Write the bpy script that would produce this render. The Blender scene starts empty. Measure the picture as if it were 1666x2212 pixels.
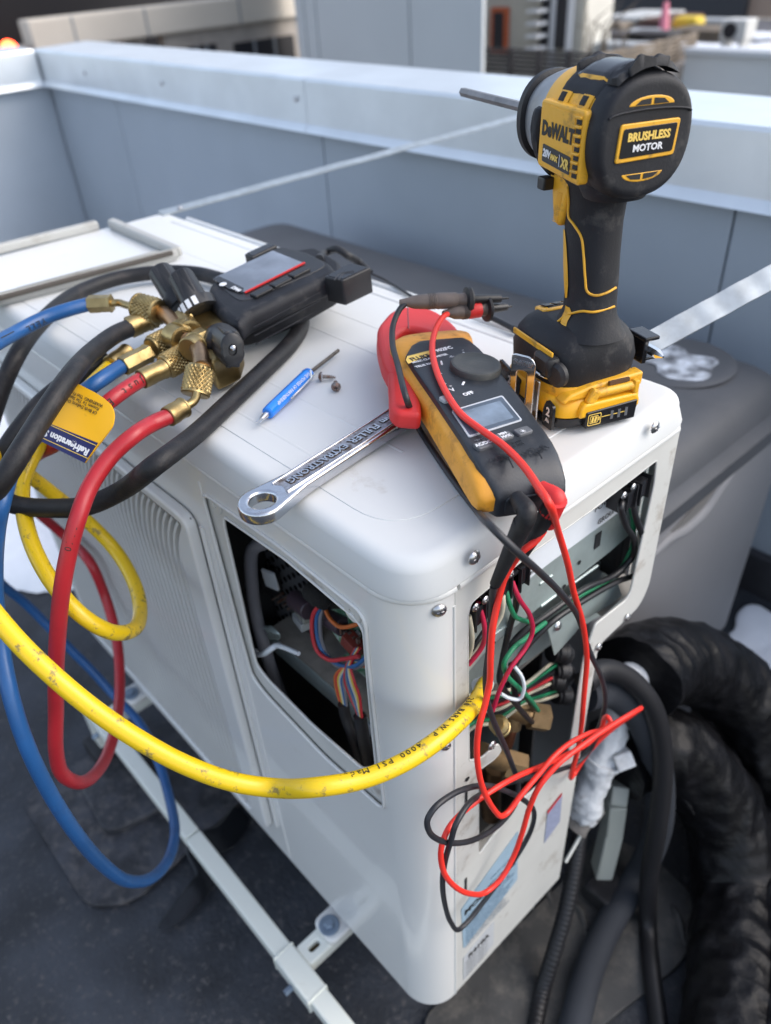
import bpy, bmesh, math, random
from mathutils import Vector, Matrix, noise
random.seed(7)
S = bpy.context.scene
COL = S.collection
R = math.radians
# ---------------------------------------------------------------- camera
CAMP = Vector((.248, -.224, 1.08))
YAW, PIT, ROL, FPX = 2.43890840, .641031887, -.0696762192, 1665.266
FW = Vector((math.cos(PIT)*math.cos(YAW), math.cos(PIT)*math.sin(YAW), -math.sin(PIT)))
_r = FW.cross(Vector((0, 0, 1))).normalized(); _u = _r.cross(FW)
RT = _r*math.cos(ROL)+_u*math.sin(ROL); UP = -_r*math.sin(ROL)+_u*math.cos(ROL)
cd = bpy.data.cameras.new('camera'); cam = bpy.data.objects.new('camera', cd); COL.objects.link(cam)
M3 = Matrix((RT, UP, -FW)).transposed()
cam.matrix_world = Matrix.Translation(CAMP) @ M3.to_4x4()
cd.sensor_fit = 'HORIZONTAL'; cd.sensor_width = 36; cd.lens = FPX/1666*36
cd.clip_start = .02; cd.clip_end = 400
cd.dof.use_dof = True; cd.dof.focus_distance = .52; cd.dof.aperture_fstop = 7.5
S.camera = cam
# ---------------------------------------------------------------- light
W = bpy.data.worlds.new("World"); S.world = W; W.use_nodes = True
nt = W.node_tree; bg = nt.nodes['Background']
sky = nt.nodes.new('ShaderNodeTexSky'); sky.sky_type = 'NISHITA'; sky.sun_disc = False
SUN_EL, SUN_AZ = 42.0, 40.0      # azimuth: degrees from +X towards +Y
sky.sun_elevation = R(SUN_EL); sky.sun_rotation = R(90-SUN_AZ)
sky.air_density = 1.0; sky.dust_density = 2.2; sky.ozone_density = .6
hs0 = nt.nodes.new('ShaderNodeHueSaturation'); hs0.inputs['Saturation'].default_value = .68   # thin even cloud
nt.links.new(sky.outputs[0], hs0.inputs['Color']); nt.links.new(hs0.outputs[0], bg.inputs[0]); bg.inputs[1].default_value = .15
sd = bpy.data.lights.new('sun', 'SUN'); sd.energy = .45; sd.angle = R(60); sd.color = (1, .96, .91)
so = bpy.data.objects.new('sun', sd); COL.objects.link(so)
sv = Vector((math.cos(R(SUN_EL))*math.cos(R(SUN_AZ)), math.cos(R(SUN_EL))*math.sin(R(SUN_AZ)), math.sin(R(SUN_EL))))
so.rotation_euler = sv.to_track_quat('Z', 'Y').to_euler(); so.location = (0, 0, 6)
S.view_settings.view_transform = 'Standard'; S.view_settings.look = 'None'
S.view_settings.exposure = 1.2; S.view_settings.gamma = 1; S.view_settings.use_curve_mapping = False
S.render.engine = 'CYCLES'

# ---------------------------------------------------------------- geometry from known planes
def ray(u, v): return RT*(u-833)-UP*(v-1106)+FW*FPX
def on(u, v, ax, val):                       # where a sight line meets the plane axis=val
    d = ray(u, v); return CAMP+d*((val-CAMP[ax])/d[ax])
def X(u, v, val=0.): return on(u, v, 0, val)
def Y(u, v, val=0.): return on(u, v, 1, val)
def Z(u, v, val=.8): return on(u, v, 2, val-.018 if val > .795 else val)   # heights near the lid count from its top at .782
def D1(u, v, dist): return CAMP+ray(u, v)*(dist/FPX)
def D(u, v, dist): return D1(u, v, dist*1.05)
def onp(u, v, P, N):
    d = ray(u, v); return CAMP+d*((P-CAMP).dot(N)/d.dot(N))

# ---------------------------------------------------------------- materials
MATS = {}
def mat(name, col, rough=.5, metal=0., var=0., vs=30., col2=None, grime=0., gs=12., gcol=(.05, .045, .04), bump=0., bs=200., spec=.5, coat=0., emis=None, alpha=1., stretch=None, trans=0., thr=(.5, .62), gthr=None, tr2=None):
    if name in MATS: return MATS[name]
    m = bpy.data.materials.new(name); m.use_nodes = True; n = m.node_tree.nodes; l = m.node_tree.links
    b = n['Principled BSDF']
    b.inputs['Base Color'].default_value = (*col, 1); b.inputs['Roughness'].default_value = rough
    b.inputs['Metallic'].default_value = metal; b.inputs['Specular IOR Level'].default_value = spec
    b.inputs['Coat Weight'].default_value = coat
    if trans: b.inputs['Transmission Weight'].default_value = trans
    if emis: b.inputs['Emission Color'].default_value = (*emis[:3], 1); b.inputs['Emission Strength'].default_value = emis[3]
    tc = n.new('ShaderNodeTexCoord'); src = tc.outputs['Object']
    if stretch:
        mp = n.new('ShaderNodeMapping'); mp.inputs['Scale'].default_value = stretch; l.new(src, mp.inputs[0]); src = mp.outputs[0]
    cur = None
    if var or col2:
        t = n.new('ShaderNodeTexNoise'); t.inputs['Scale'].default_value = vs; t.inputs['Detail'].default_value = 6; l.new(src, t.inputs[0])
        r = n.new('ShaderNodeValToRGB'); r.color_ramp.elements[0].position = .35; r.color_ramp.elements[1].position = .68
        c2 = col2 or tuple(min(1, c*(1+var)) for c in col); c1 = col if col2 else tuple(c*(1-var) for c in col)
        r.color_ramp.elements[0].color = (*c1, 1); r.color_ramp.elements[1].color = (*c2, 1)
        l.new(t.outputs['Fac'], r.inputs[0]); cur = r.outputs[0]
    if grime:
        t = n.new('ShaderNodeTexNoise'); t.inputs['Scale'].default_value = gs; t.inputs['Detail'].default_value = 9; t.inputs['Roughness'].default_value = .7; l.new(src, t.inputs[0])
        r = n.new('ShaderNodeValToRGB'); g0 = gthr or (.52, .72)
        r.color_ramp.elements[0].position = g0[0]; r.color_ramp.elements[1].position = g0[1]
        r.color_ramp.elements[0].color = (0, 0, 0, 1); r.color_ramp.elements[1].color = (grime,)*3+(1,)
        mx = n.new('ShaderNodeMix'); mx.data_type = 'RGBA'; l.new(t.outputs['Fac'], r.inputs[0]); l.new(r.outputs[0], mx.inputs[0])
        if cur: l.new(cur, mx.inputs[6])
        else: mx.inputs[6].default_value = (*col, 1)
        mx.inputs[7].default_value = (*gcol, 1); cur = mx.outputs[2]
        mr = n.new('ShaderNodeMapRange'); mr.inputs[3].default_value = rough; mr.inputs[4].default_value = min(1, rough+.3); l.new(r.outputs[0], mr.inputs[0]); l.new(mr.outputs[0], b.inputs['Roughness'])
    if cur: l.new(cur, b.inputs['Base Color'])
    if bump:
        t = n.new('ShaderNodeTexNoise'); t.inputs['Scale'].default_value = bs; t.inputs['Detail'].default_value = 5; l.new(src, t.inputs[0])
        bp = n.new('ShaderNodeBump'); bp.inputs['Strength'].default_value = bump; bp.inputs['Distance'].default_value = .002
        l.new(t.outputs['Fac'], bp.inputs['Height']); l.new(bp.outputs[0], b.inputs['Normal'])
    MATS[name] = m; return m

white_paint = mat('cream_paint', (.70, .70, .68), .32, coat=.35, var=.04, vs=3, grime=.35, gs=14, gcol=(.36, .31, .24), bump=.06, bs=40, gthr=(.60, .82))
lid_paint = mat('lid_paint', (.63, .64, .635), .62, spec=.32, var=.04, vs=5, grime=.55, gs=26, gcol=(.36, .32, .27), bump=.05, bs=50, gthr=(.62, .80))
rail_paint = mat('rail_paint', (.72, .74, .68), .4, var=.02, vs=10, grime=.3, gs=30, gcol=(.25, .2, .12), gthr=(.62, .75))
black_rubber = mat('black_rubber', (.011, .011, .013), .55, var=.25, vs=60, grime=.35, gs=40, gcol=(.09, .085, .08), bump=.12, bs=400)
black_plastic = mat('black_plastic', (.016, .016, .018), .42, var=.2, vs=40, grime=.25, gs=30, gcol=(.07, .065, .06), bump=.06, bs=600)
soft_black = mat('soft_black', (.013, .014, .018), .6, spec=.35, var=.25, vs=30, grime=.6, gs=60, gcol=(.085, .08, .075), gthr=(.56, .70), bump=.1, bs=700)
gloss_black = mat('gloss_black', (.012, .012, .014), .25)
tool_yellow = mat('tool_yellow', (.78, .40, .025), .42, var=.06, vs=20, grime=.75, gs=55, gcol=(.13, .085, .04), bump=.05, bs=500, gthr=(.54, .68))
batt_yellow = mat('battery_yellow', (.82, .42, .015), .36, var=.04, vs=20, grime=.35, gs=60, gcol=(.3, .16, .03), bump=.04, bs=500, gthr=(.6, .75))
meter_orange = mat('meter_orange', (.78, .34, .03), .5, var=.1, vs=30, grime=.7, gs=34, gcol=(.16, .075, .03), bump=.12, bs=300, gthr=(.5, .68))
meter_dark = mat('meter_dark', (.020, .024, .031), .45, var=.1, vs=40, grime=.25, gs=50, gcol=(.13, .12, .11), bump=.08, bs=900)
red_plastic = mat('red_plastic', (.62, .025, .025), .5, var=.05, vs=20, grime=.25, gs=40, gcol=(.3, .03, .03), bump=.04, bs=400)
red_lead = mat('red_lead', (.80, .035, .022), .4, var=.04, vs=50)
black_lead = mat('black_lead', (.02, .021, .026), .45, var=.2, vs=60, grime=.3, gs=80, gcol=(.1, .07, .05))
brass = mat('brass', (.42, .31, .14), .38, metal=1, var=.25, vs=60, grime=.55, gs=50, gcol=(.18, .11, .04), bump=.08, bs=300, gthr=(.5, .75))
old_brass = mat('old_brass', (.36, .22, .12), .36, metal=1, var=.3, vs=50, grime=.4, gs=60, gcol=(.5, .33, .15), bump=.08, bs=300)
copper = mat('copper', (.55, .22, .12), .35, metal=1, var=.2, vs=50)
dull_brass = mat('dull_brass', (.30, .20, .10), .5, metal=.7, var=.25, vs=60, grime=.5, gs=60, gcol=(.1, .07, .04), bump=.1, bs=300)
chrome = mat('chrome', (.60, .61, .64), .2, metal=1, var=.08, vs=60, grime=.55, gs=60, gcol=(.16, .10, .06), bump=.07, bs=500, gthr=(.56, .74))
chrome_pit = mat('pitted_chrome', (.38, .39, .43), .45, metal=.85, var=.25, vs=300, grime=.8, gs=130, gcol=(.10, .065, .04), bump=.35, bs=900, gthr=(.48, .66))
steel = mat('steel', (.55, .55, .56), .28, metal=1, var=.1, vs=80, bump=.05, bs=500)
bright_steel = mat('bright_steel', (.7, .7, .7), .16, metal=1)
galv = mat('galvanised', (.55, .58, .58), .45, metal=.9, var=.12, vs=60, grime=.3, gs=40, gcol=(.3, .3, .28), bump=.05, bs=100)
galv_in = mat('galvanised_plate', (.44, .52, .51), .42, metal=.55, var=.1, vs=30, grime=.35, gs=20, gcol=(.27, .26, .23))
coping_m = mat('coping_metal', (.72, .76, .79), .34, metal=.55, var=.05, vs=8, grime=.15, gs=6, gcol=(.5, .55, .6))
wall_blue = mat('wall_blue_grey', (.34, .385, .435), .6, var=.05, vs=3, bump=.03, bs=30)
floor_m = mat('roof_membrane', (.024, .028, .036), .55, var=.5, vs=9, grime=.8, gs=120, gcol=(.105, .10, .10), bump=.8, bs=160, gthr=(.55, .68))
patch_m = mat('patch_membrane', (.034, .036, .044), .6, var=.5, vs=25, grime=.85, gs=60, gcol=(.14, .13, .125), bump=.8, bs=120, gthr=(.48, .76))
floor_b = mat('roof_brown', (.045, .045, .044), .6, var=.4, vs=12, grime=.7, gs=40, gcol=(.16, .145, .125), bump=.6, bs=60, gthr=(.48, .74))
wet_m = mat('wet_membrane', (.008, .009, .011), .18, var=.1, vs=20)
snow_m = mat('snow', (.84, .86, .90), .7, var=.04, vs=20, bump=.4, bs=60)
hose_red = mat('hose_red', (.40, .018, .026), .34, var=.08, vs=30, grime=.25, gs=50, gcol=(.2, .01, .015), bump=.05, bs=400)
hose_blue = mat('hose_blue', (.015, .085, .25), .34, var=.1, vs=30, grime=.3, gs=50, gcol=(.02, .04, .1), bump=.05, bs=400)
hose_yellow = mat('hose_yellow', (.72, .49, .010), .3, var=.03, vs=20, grime=.75, gs=95, gcol=(.09, .085, .07), bump=.05, bs=400, gthr=(.57, .64))
hose_yellow2 = hose_yellow
hose_black = mat('hose_black', (.012, .012, .014), .5, spec=.35, var=.2, vs=60, grime=.3, gs=60, gcol=(.09, .07, .06), bump=.2, bs=500)
cond_black = mat('conduit_black', (.010, .010, .012), .5, bump=.1, bs=200)
cond_grey = mat('conduit_grey', (.034, .038, .046), .75, spec=.2, var=.1, vs=20)
tape_m = mat('black_tape_wrap', (.004, .004, .005), .42, var=.4, vs=30, grime=.3, gs=30, gcol=(.02, .02, .024), bump=.8, bs=90, spec=.25)
foam_white = mat('white_foam', (.58, .60, .62), .8, var=.15, vs=60, grime=.8, gs=45, gcol=(.16, .15, .13), bump=.8, bs=120)
box_dark = mat('box_lid_plastic', (.060, .064, .072), .55, var=.1, vs=10, bump=.15, bs=200, grime=.2, gs=6, gcol=(.12, .12, .13))
box_light = mat('box_body_plastic', (.215, .215, .225), .6, var=.04, vs=6, bump=.06, bs=100)
print_white = mat('white_print', (.75, .76, .78), .5)
print_black = mat('black_print', (.02, .018, .016), .6)
print_faint = mat('moulded_print', (.012, .014, .018), .4)
print_gold = mat('gold_print', (.80, .55, .12), .45)
label_white = mat('label_paper', (.66, .70, .74), .55, var=.03, vs=30)
label_blue = mat('label_blue', (.30, .42, .52), .5, var=.08, vs=30)
navy = mat('navy_print', (.015, .018, .10), .45)
tag_yellow = mat('tag_yellow', (.86, .45, .012), .4, var=.04, vs=20, grime=.3, gs=90, gcol=(.4, .2, .03), gthr=(.62, .7))
lcd = mat('lcd_glass', (.06, .08, .11), .3, var=.35, vs=25)
lcd2 = mat('manifold_glass', (.20, .23, .28), .10, var=.45, vs=14, spec=.9)
screen_rim = mat('screen_rim', (.5, .52, .55), .3)
grey_btn = mat('grey_button', (.11, .115, .125), .5, var=.1, vs=80)
light_btn = mat('light_button', (.34, .36, .37), .5)
blue_handle = mat('blue_handle', (.010, .22, .78), .2, coat=.4)
rusty = mat('rusty_steel', (.33, .30, .28), .4, metal=.8, var=.2, vs=200, grime=.9, gs=200, gcol=(.18, .07, .03), gthr=(.42, .6))
wire_green = mat('wire_green', (.012, .20, .09), .5); wire_pink = mat('wire_crimson', (.50, .015, .06), .4)
wire_white = mat('wire_cream', (.55, .52, .40), .45); wire_black = mat('wire_black', (.015, .015, .017), .4)
wire_grey = mat('wire_grey', (.17, .17, .19), .5); wire_blue = mat('wire_blue', (.03, .12, .30), .4)
wire_orange = mat('wire_orange', (.55, .14, .03), .45); wire_yellow = mat('wire_yellow', (.6, .42, .06), .4); wire_redd = mat('wire_red', (.5, .03, .04), .4)
pcb = mat('circuit_green', (.01, .16, .05), .35, col2=(.35, .42, .38), vs=220)
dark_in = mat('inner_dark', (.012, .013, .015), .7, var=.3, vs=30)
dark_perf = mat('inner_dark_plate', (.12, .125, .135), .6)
tray_m = mat('dusty_tray', (.24, .225, .20), .7, var=.2, vs=40, grime=.4, gs=60, gcol=(.08, .07, .06))
rust_recess = mat('weathered_recess', (.56, .56, .53), .4, var=.04, vs=20, grime=.75, gs=18, gcol=(.20, .145, .095), gthr=(.56, .70))
black_adh = mat('adhesive_residue', (.22, .19, .165), .8, col2=(.5, .48, .45), vs=160, bump=.3, bs=400)

# ---------------------------------------------------------------- object helpers
def props(o, label=None, cat=None, group=None, kind=None):
    if label: o['label'] = label
    if cat: o['category'] = cat
    if group: o['group'] = group
    if kind: o['kind'] = kind
    return o
def thing(name, loc, label, cat, group=None):
    o = bpy.data.objects.new(name, None); COL.objects.link(o); o.location = loc; o.empty_display_size = .02
    return props(o, label, cat, group)
def root_loc(p):
    q = Vector((0, 0, 0))
    while p is not None: q = q+p.location; p = p.parent
    return q
def link(name, me, m, parent=None, smooth=None):
    """mesh built in world coordinates -> object under parent"""
    L = root_loc(parent)
    if L.length: me.transform(Matrix.Translation(-L))
    o = bpy.data.objects.new(name, me); COL.objects.link(o)
    if m is not None:
        me.materials.clear(); me.materials.append(m)
    if parent is not None: o.parent = parent
    if smooth is not None:
        me.polygons.foreach_set('use_smooth', [True]*len(me.polygons))
        try: me.set_sharp_from_angle(angle=R(smooth))
        except Exception: pass
        for p in me.polygons:
            if p.loop_total > 8: p.use_smooth = False
    return o
def bm_obj(name, bm, m, parent=None, smooth=35):
    bmesh.ops.recalc_face_normals(bm, faces=bm.faces[:])
    me = bpy.data.meshes.new(name); bm.to_mesh(me); bm.free()
    return link(name, me, m, parent, smooth)
I4 = Matrix.Identity(4)
def frame(o, x, y, z=None):
    x = Vector(x).normalized(); y = Vector(y)
    z = x.cross(y).normalized() if z is None else Vector(z).normalized()
    y = z.cross(x)
    m = Matrix((x, y, z)).transposed().to_4x4(); m.translation = Vector(o); return m
def zframe(o, z, hint=(0, 0, 1)):
    z = Vector(z).normalized(); h = Vector(hint)
    if abs(z.dot(h.normalized())) > .98: h = Vector((1, 0, 0))
    x = h.cross(z).normalized(); y = z.cross(x)
    m = Matrix((x, y, z)).transposed().to_4x4(); m.translation = Vector(o); return m
def box_bm(size, M=I4, bev=0., seg=2, bm=None):
    b = bmesh.new(); bmesh.ops.create_cube(b, size=1)
    for v in b.verts: v.co = Vector((v.co.x*size[0], v.co.y*size[1], v.co.z*size[2]))
    if bev: bmesh.ops.bevel(b, geom=b.edges[:], offset=bev, segments=seg, affect='EDGES', profile=.5)
    b.transform(M)
    if bm is None: return b
    me = bpy.data.meshes.new('t'); b.to_mesh(me); b.free(); bm.from_mesh(me); bpy.data.meshes.remove(me); return bm
def box(name, size, M, m, parent=None, bev=0., seg=2):
    if not isinstance(M, Matrix): M = Matrix.Translation(Vector(M))
    o = bm_obj(name, box_bm(size, M, bev, seg), m, parent)
    if bev:
        ar = [p.area for p in o.data.polygons]; lim = sorted(ar)[-6]*.999
        for p in o.data.polygons:
            if p.area >= lim: p.use_smooth = False
    return o
def span(name, a, b, m, parent=None, bev=0.):
    a = Vector(a); b = Vector(b)
    return box(name, [abs(b[i]-a[i]) for i in range(3)], Matrix.Translation((a+b)/2), m, parent, bev)
def catmull(P, n=8):
    P = [Vector(p) for p in P]; out = []
    for i in range(len(P)-1):
        p0 = P[i-1] if i else P[0]*2-P[1]; p1 = P[i]; p2 = P[i+1]; p3 = P[i+2] if i+2 < len(P) else P[-1]*2-P[-2]
        t0 = 0; t1 = t0+max(1e-6, (p1-p0).length)**.5; t2 = t1+max(1e-6, (p2-p1).length)**.5; t3 = t2+max(1e-6, (p3-p2).length)**.5
        for k in range(n):
            t = t1+(t2-t1)*k/n
            A1 = p0*((t1-t)/(t1-t0))+p1*((t-t0)/(t1-t0)); A2 = p1*((t2-t)/(t2-t1))+p2*((t-t1)/(t2-t1)); A3 = p2*((t3-t)/(t3-t2))+p3*((t-t2)/(t3-t2))
            B1 = A1*((t2-t)/(t2-t0))+A2*((t-t0)/(t2-t0)); B2 = A2*((t3-t)/(t3-t1))+A3*((t-t1)/(t3-t1))
            out.append(B1*((t2-t)/(t2-t1))+B2*((t-t1)/(t2-t1)))
    out.append(P[-1]); return out
def tube_bm(P, r, n=12, caps=True, smooth_n=8, rn=None, bm=None):
    pts = catmull(P, smooth_n) if smooth_n and len(P) > 2 else [Vector(p) for p in P]
    b = bm or bmesh.new(); rings = []; N = len(pts); up = None
    for i, p in enumerate(pts):
        t = (pts[min(i+1, N-1)]-pts[max(i-1, 0)])
        if t.length < 1e-9: t = Vector((0, 0, 1))
        t.normalize()
        if up is None:
            h = Vector((0, 0, 1)) if abs(t.z) < .9 else Vector((1, 0, 0)); up = h-t*h.dot(t)
        else: up = up-t*up.dot(t)
        up.normalize(); s = t.cross(up)
        f = i/(N-1)
        rr = r(f) if callable(r) else r
        ring = []
        for k in range(n):
            a = 2*math.pi*k/n; q = p+(up*math.cos(a)+s*math.sin(a))*rr
            if rn: q = q+(q-p).normalized()*rn(q, f)
            ring.append(b.verts.new(q))
        rings.append(ring)
    for i in range(N-1):
        for k in range(n): b.faces.new((rings[i][k], rings[i][(k+1) % n], rings[i+1][(k+1) % n], rings[i+1][k]))
    if caps: b.faces.new(rings[0][::-1]); b.faces.new(rings[-1])
    return b
def tube(name, P, r, m, parent=None, n=12, smooth_n=8, rn=None, caps=True):
    return bm_obj(name, tube_bm(P, r, n, caps, smooth_n, rn), m, parent, 50)
def lathe_bm(prof, M, n=24, bm=None, caps=True, fn=None):
    """prof: (z, r) along local z"""
    b = bm or bmesh.new(); rings = []
    for z, r in prof:
        ring = []
        for k in range(n):
            a = 2*math.pi*k/n; rr = r*(fn(a, z) if fn else 1)
            ring.append(b.verts.new(M @ Vector((rr*math.cos(a), rr*math.sin(a), z))))
        rings.append(ring)
    for i in range(len(rings)-1):
        for k in range(n): b.faces.new((rings[i][k], rings[i][(k+1) % n], rings[i+1][(k+1) % n], rings[i+1][k]))
    if caps: b.faces.new(rings[0][::-1]); b.faces.new(rings[-1])
    return b
def lathe(name, prof, M, m, parent=None, n=24, fn=None, smooth=35):
    return bm_obj(name, lathe_bm(prof, M, n, fn=fn), m, parent, smooth)
def loft(name, rings, m, parent=None, smooth=40, M=I4):
    rings = [[Vector(p) for p in r] for r in rings]
    def inset(r, nx):
        c = sum(r, Vector())/len(r); return [p+(c-p)*min(.25, .0006/max(1e-5, (c-p).length)*1.0+.015) for p in r]
    rings = [inset(rings[0], 0)]+rings+[inset(rings[-1], 0)]      # keeps the end caps flat under smooth shading
    b = bmesh.new(); V = [[b.verts.new(M @ p) for p in r] for r in rings]; n = len(V[0])
    for i in range(len(V)-1):
        for k in range(n): b.faces.new((V[i][k], V[i][(k+1) % n], V[i+1][(k+1) % n], V[i+1][k]))
    b.faces.new(V[0][::-1]); b.faces.new(V[-1])
    return bm_obj(name, b, m, parent, smooth)
def sring(c, ax, ay, a, b, e=2.5, n=32, ph=0):
    c = Vector(c); ax = Vector(ax); ay = Vector(ay); out = []
    for k in range(n):
        t = 2*math.pi*(k+ph)/n; ct = math.cos(t); st = math.sin(t)
        out.append(c+ax*(a*math.copysign(abs(ct)**(2/e), ct))+ay*(b*math.copysign(abs(st)**(2/e), st)))
    return out
def rounded(poly, rad, n=5):
    """round the corners of a 2D polygon; rad may be a list"""
    out = []; N = len(poly)
    for i in range(N):
        p = Vector(poly[i][:2]); a = Vector(poly[i-1][:2]); b = Vector(poly[(i+1) % N][:2])
        r = rad[i] if isinstance(rad, (list, tuple)) else rad
        d1 = (a-p); d2 = (b-p); l = min(r, d1.length*.48, d2.length*.48)
        if r <= 0 or l < 1e-5: out.append(p); continue
        s = p+d1.normalized()*l; e = p+d2.normalized()*l
        for k in range(n+1):
            t = k/n; out.append(s*(1-t)**2+p*2*t*(1-t)+e*t*t)
    return out
def plate_mesh(outline, holes=(), th=.002, bev=0., bseg=2):
    cu = bpy.data.curves.new('c', 'CURVE'); cu.dimensions = '2D'; cu.fill_mode = 'BOTH'
    for L in [outline]+list(holes):
        s = cu.splines.new('POLY'); s.points.add(len(L)-1)
        for i, p in enumerate(L): s.points[i].co = (p[0], p[1], 0, 1)
        s.use_cyclic_u = True
    cu.extrude = max(1e-5, th/2-bev); cu.bevel_depth = bev; cu.bevel_resolution = bseg; cu.offset = -bev
    o = bpy.data.objects.new('c', cu); COL.objects.link(o)
    bpy.context.view_layer.update()
    me = bpy.data.meshes.new_from_object(o.evaluated_get(bpy.context.evaluated_depsgraph_get()))
    bpy.data.objects.remove(o); bpy.data.curves.remove(cu); return me
def plate(name, outline, M, m, parent=None, holes=(), th=.002, bev=0., bseg=2, smooth=35):
    """plate in the local XY plane of M, its top face at local z=0"""
    me = plate_mesh(outline, holes, th, bev, bseg); big = [abs(p.normal.z) > .999 for p in me.polygons]; me.transform(M @ Matrix.Translation((0, 0, -th/2)))
    o = link(name, me, m, parent, smooth)
    for p, f in zip(me.polygons, big):
        if f: p.use_smooth = False
    return o
def loc2(M, pts):
    Mi = M.inverted(); return [(Mi @ Vector(p)).to_2d() for p in pts]
def traced(name, pts, M, m, parent=None, rad=0., holes=(), hrad=0., **k):
    return plate(name, rounded(loc2(M, pts), rad), M, m, parent, holes=[rounded(loc2(M, h), hrad) for h in holes], **k)
def text(name, s, M, size, m, parent=None, ext=.0001, bold=0., ax='CENTER', sx=1., shear=0., sp=1.):
    cu = bpy.data.curves.new('t', 'FONT'); cu.body = s; cu.size = size; cu.extrude = ext; cu.offset = bold; cu.align_x = ax; cu.align_y = 'CENTER'; cu.shear = shear; cu.space_character = sp; cu.resolution_u = 2
    o = bpy.data.objects.new('t', cu); COL.objects.link(o); bpy.context.view_layer.update()
    me = bpy.data.meshes.new_from_object(o.evaluated_get(bpy.context.evaluated_depsgraph_get()))
    bpy.data.objects.remove(o); bpy.data.curves.remove(cu)
    me.transform(M @ Matrix.Diagonal((sx, 1, 1, 1)))
    return link(name, me, m, parent, None)
def off(M, x=0, y=0, z=0): return M @ Matrix.Translation((x, y, z))
def inst(name, me, loc, parent, rot=None, scale=None):
    o = bpy.data.objects.new(name, me); COL.objects.link(o); o.parent = parent
    o.location = Vector(loc)-root_loc(parent)
    if rot: o.rotation_euler = rot
    if scale: o.scale = scale
    return o
def screw_mesh(r=.0045, m=None, cross=True):
    b = lathe_bm([(0, r), (.0006, r), (.0016, r*.82), (.0023, r*.45), (.0025, .0003)], I4, 20)
    if cross:
        for a in (0, math.pi/2): box_bm((r*1.0, r*.2, .0006), Matrix.Rotation(a, 4, 'Z') @ Matrix.Translation((0, 0, .0024)), bm=b)
    me = bpy.data.meshes.new('screw'); bmesh.ops.recalc_face_normals(b, faces=b.faces[:]); b.to_mesh(me); b.free(); me.materials.append(m or steel)
    me.polygons.foreach_set('use_smooth', [True]*len(me.polygons)); me.set_sharp_from_angle(angle=R(30))
    return me
SCREW = screw_mesh()
# ================================================================ SETTING
# roof floor
def grid_sheet(name, x0, x1, y0, y1, nx, ny, hf, m, parent=None):
    b = bmesh.new(); V = [[b.verts.new((x0+(x1-x0)*i/nx, y0+(y1-y0)*j/ny, hf(x0+(x1-x0)*i/nx, y0+(y1-y0)*j/ny))) for j in range(ny+1)] for i in range(nx+1)]
    for i in range(nx):
        for j in range(ny): b.faces.new((V[i][j], V[i+1][j], V[i+1][j+1], V[i][j+1]))
    return bm_obj(name, b, m, parent, 180)
fl = grid_sheet('roof_floor', -3.06, 3.0, -3.0, 1.08, 160, 120, lambda x, y: .004*noise.noise(Vector((x*5, y*5, 0)))+.002*noise.noise(Vector((x*18, y*18, 3)))-.004, floor_m)
props(fl, kind='structure')
def blob_sheet(name, pts, z, th, m, rough=.01, parent=None, n=6, seed=0, flat=False):
    """irregular low sheet lying on the floor; pts world xy outline"""
    P = catmull([Vector((p[0], p[1], 0)) for p in pts]+[Vector((pts[0][0], pts[0][1], 0))], n)[:-1]
    c = sum(P, Vector())/len(P); b = bmesh.new(); rings = []
    for f, zz in ((1.0, 0), (.97, th*.6), (.9, th), (.6, th*1.15), (.25, th*1.2)):
        rings.append([b.verts.new(c+(p-c)*(f*(1+ (rough/ max(.02, (p-c).length))*noise.noise(Vector((p.x*22+seed, p.y*22, 1)))))+Vector((0, 0, z+zz+th*.4*noise.noise(p*15+Vector((seed, 0, zz*9)))*(f < 1)))) for p in P])
    for i in range(len(rings)-1):
        for k in range(len(P)): b.faces.new((rings[i][k], rings[i][(k+1) % len(P)], rings[i+1][(k+1) % len(P)], rings[i+1][k]))
    b.faces.new(rings[-1])
    return bm_obj(name, b, m, parent, 180 if not flat else 30)
F0 = lambda u, v: Z(u, v, 0)
def fpoly(L): return [F0(*q) for q in L]
sn = blob_sheet('snow_bank', [(-1.9, -.25), (-1.45, -.12), (-1.24, -.03), (-1.15, .05), (-1.1, .2), (-1.2, .5), (-1.5, .8), (-2.4, .95), (-2.95, .6), (-2.95, -.2), (-2.5, -.4)], .0, .03, snow_m, .03)
props(sn, kind='structure')
sn2 = blob_sheet('snow_drift', fpoly([(1560, 1390), (1600, 1330), (1666, 1310), (1760, 1330), (1800, 1420), (1730, 1500), (1640, 1500), (1590, 1440)]), .0, .005, snow_m, .03, seed=4)
props(sn2, kind='structure')
for s, (u, v) in enumerate([(1330, 2040), (1345, 2010), (1470, 2040), (1300, 2150), (1555, 1990), (1250, 2080), (1390, 2060), (1215, 2145)]):
    c = F0(u, v); r = random.uniform(.0015, .004)
    k = blob_sheet('snow_crumb', [(c.x+r*math.cos(a)*random.uniform(.6, 1.2), c.y+r*math.sin(a)*random.uniform(.6, 1.2)) for a in [i*.9 for i in range(7)]], .004, .0015, snow_m, .0, n=2)
    props(k, 'tiny snow crumb on the dark roof '+['at the foot of the black corrugated conduit', 'just right of the side panel bottom edge', 'right of the fat wrapped pipe base', 'left of the grey flexible conduit near the bottom', 'against the left edge of the wrapped pipe', 'closest to the bottom edge beside the casing corner', 'between the grey and the black conduit', 'farthest down and left in front of the casing'][s], 'snow crumb', 'snow crumbs on the roof')
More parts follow.
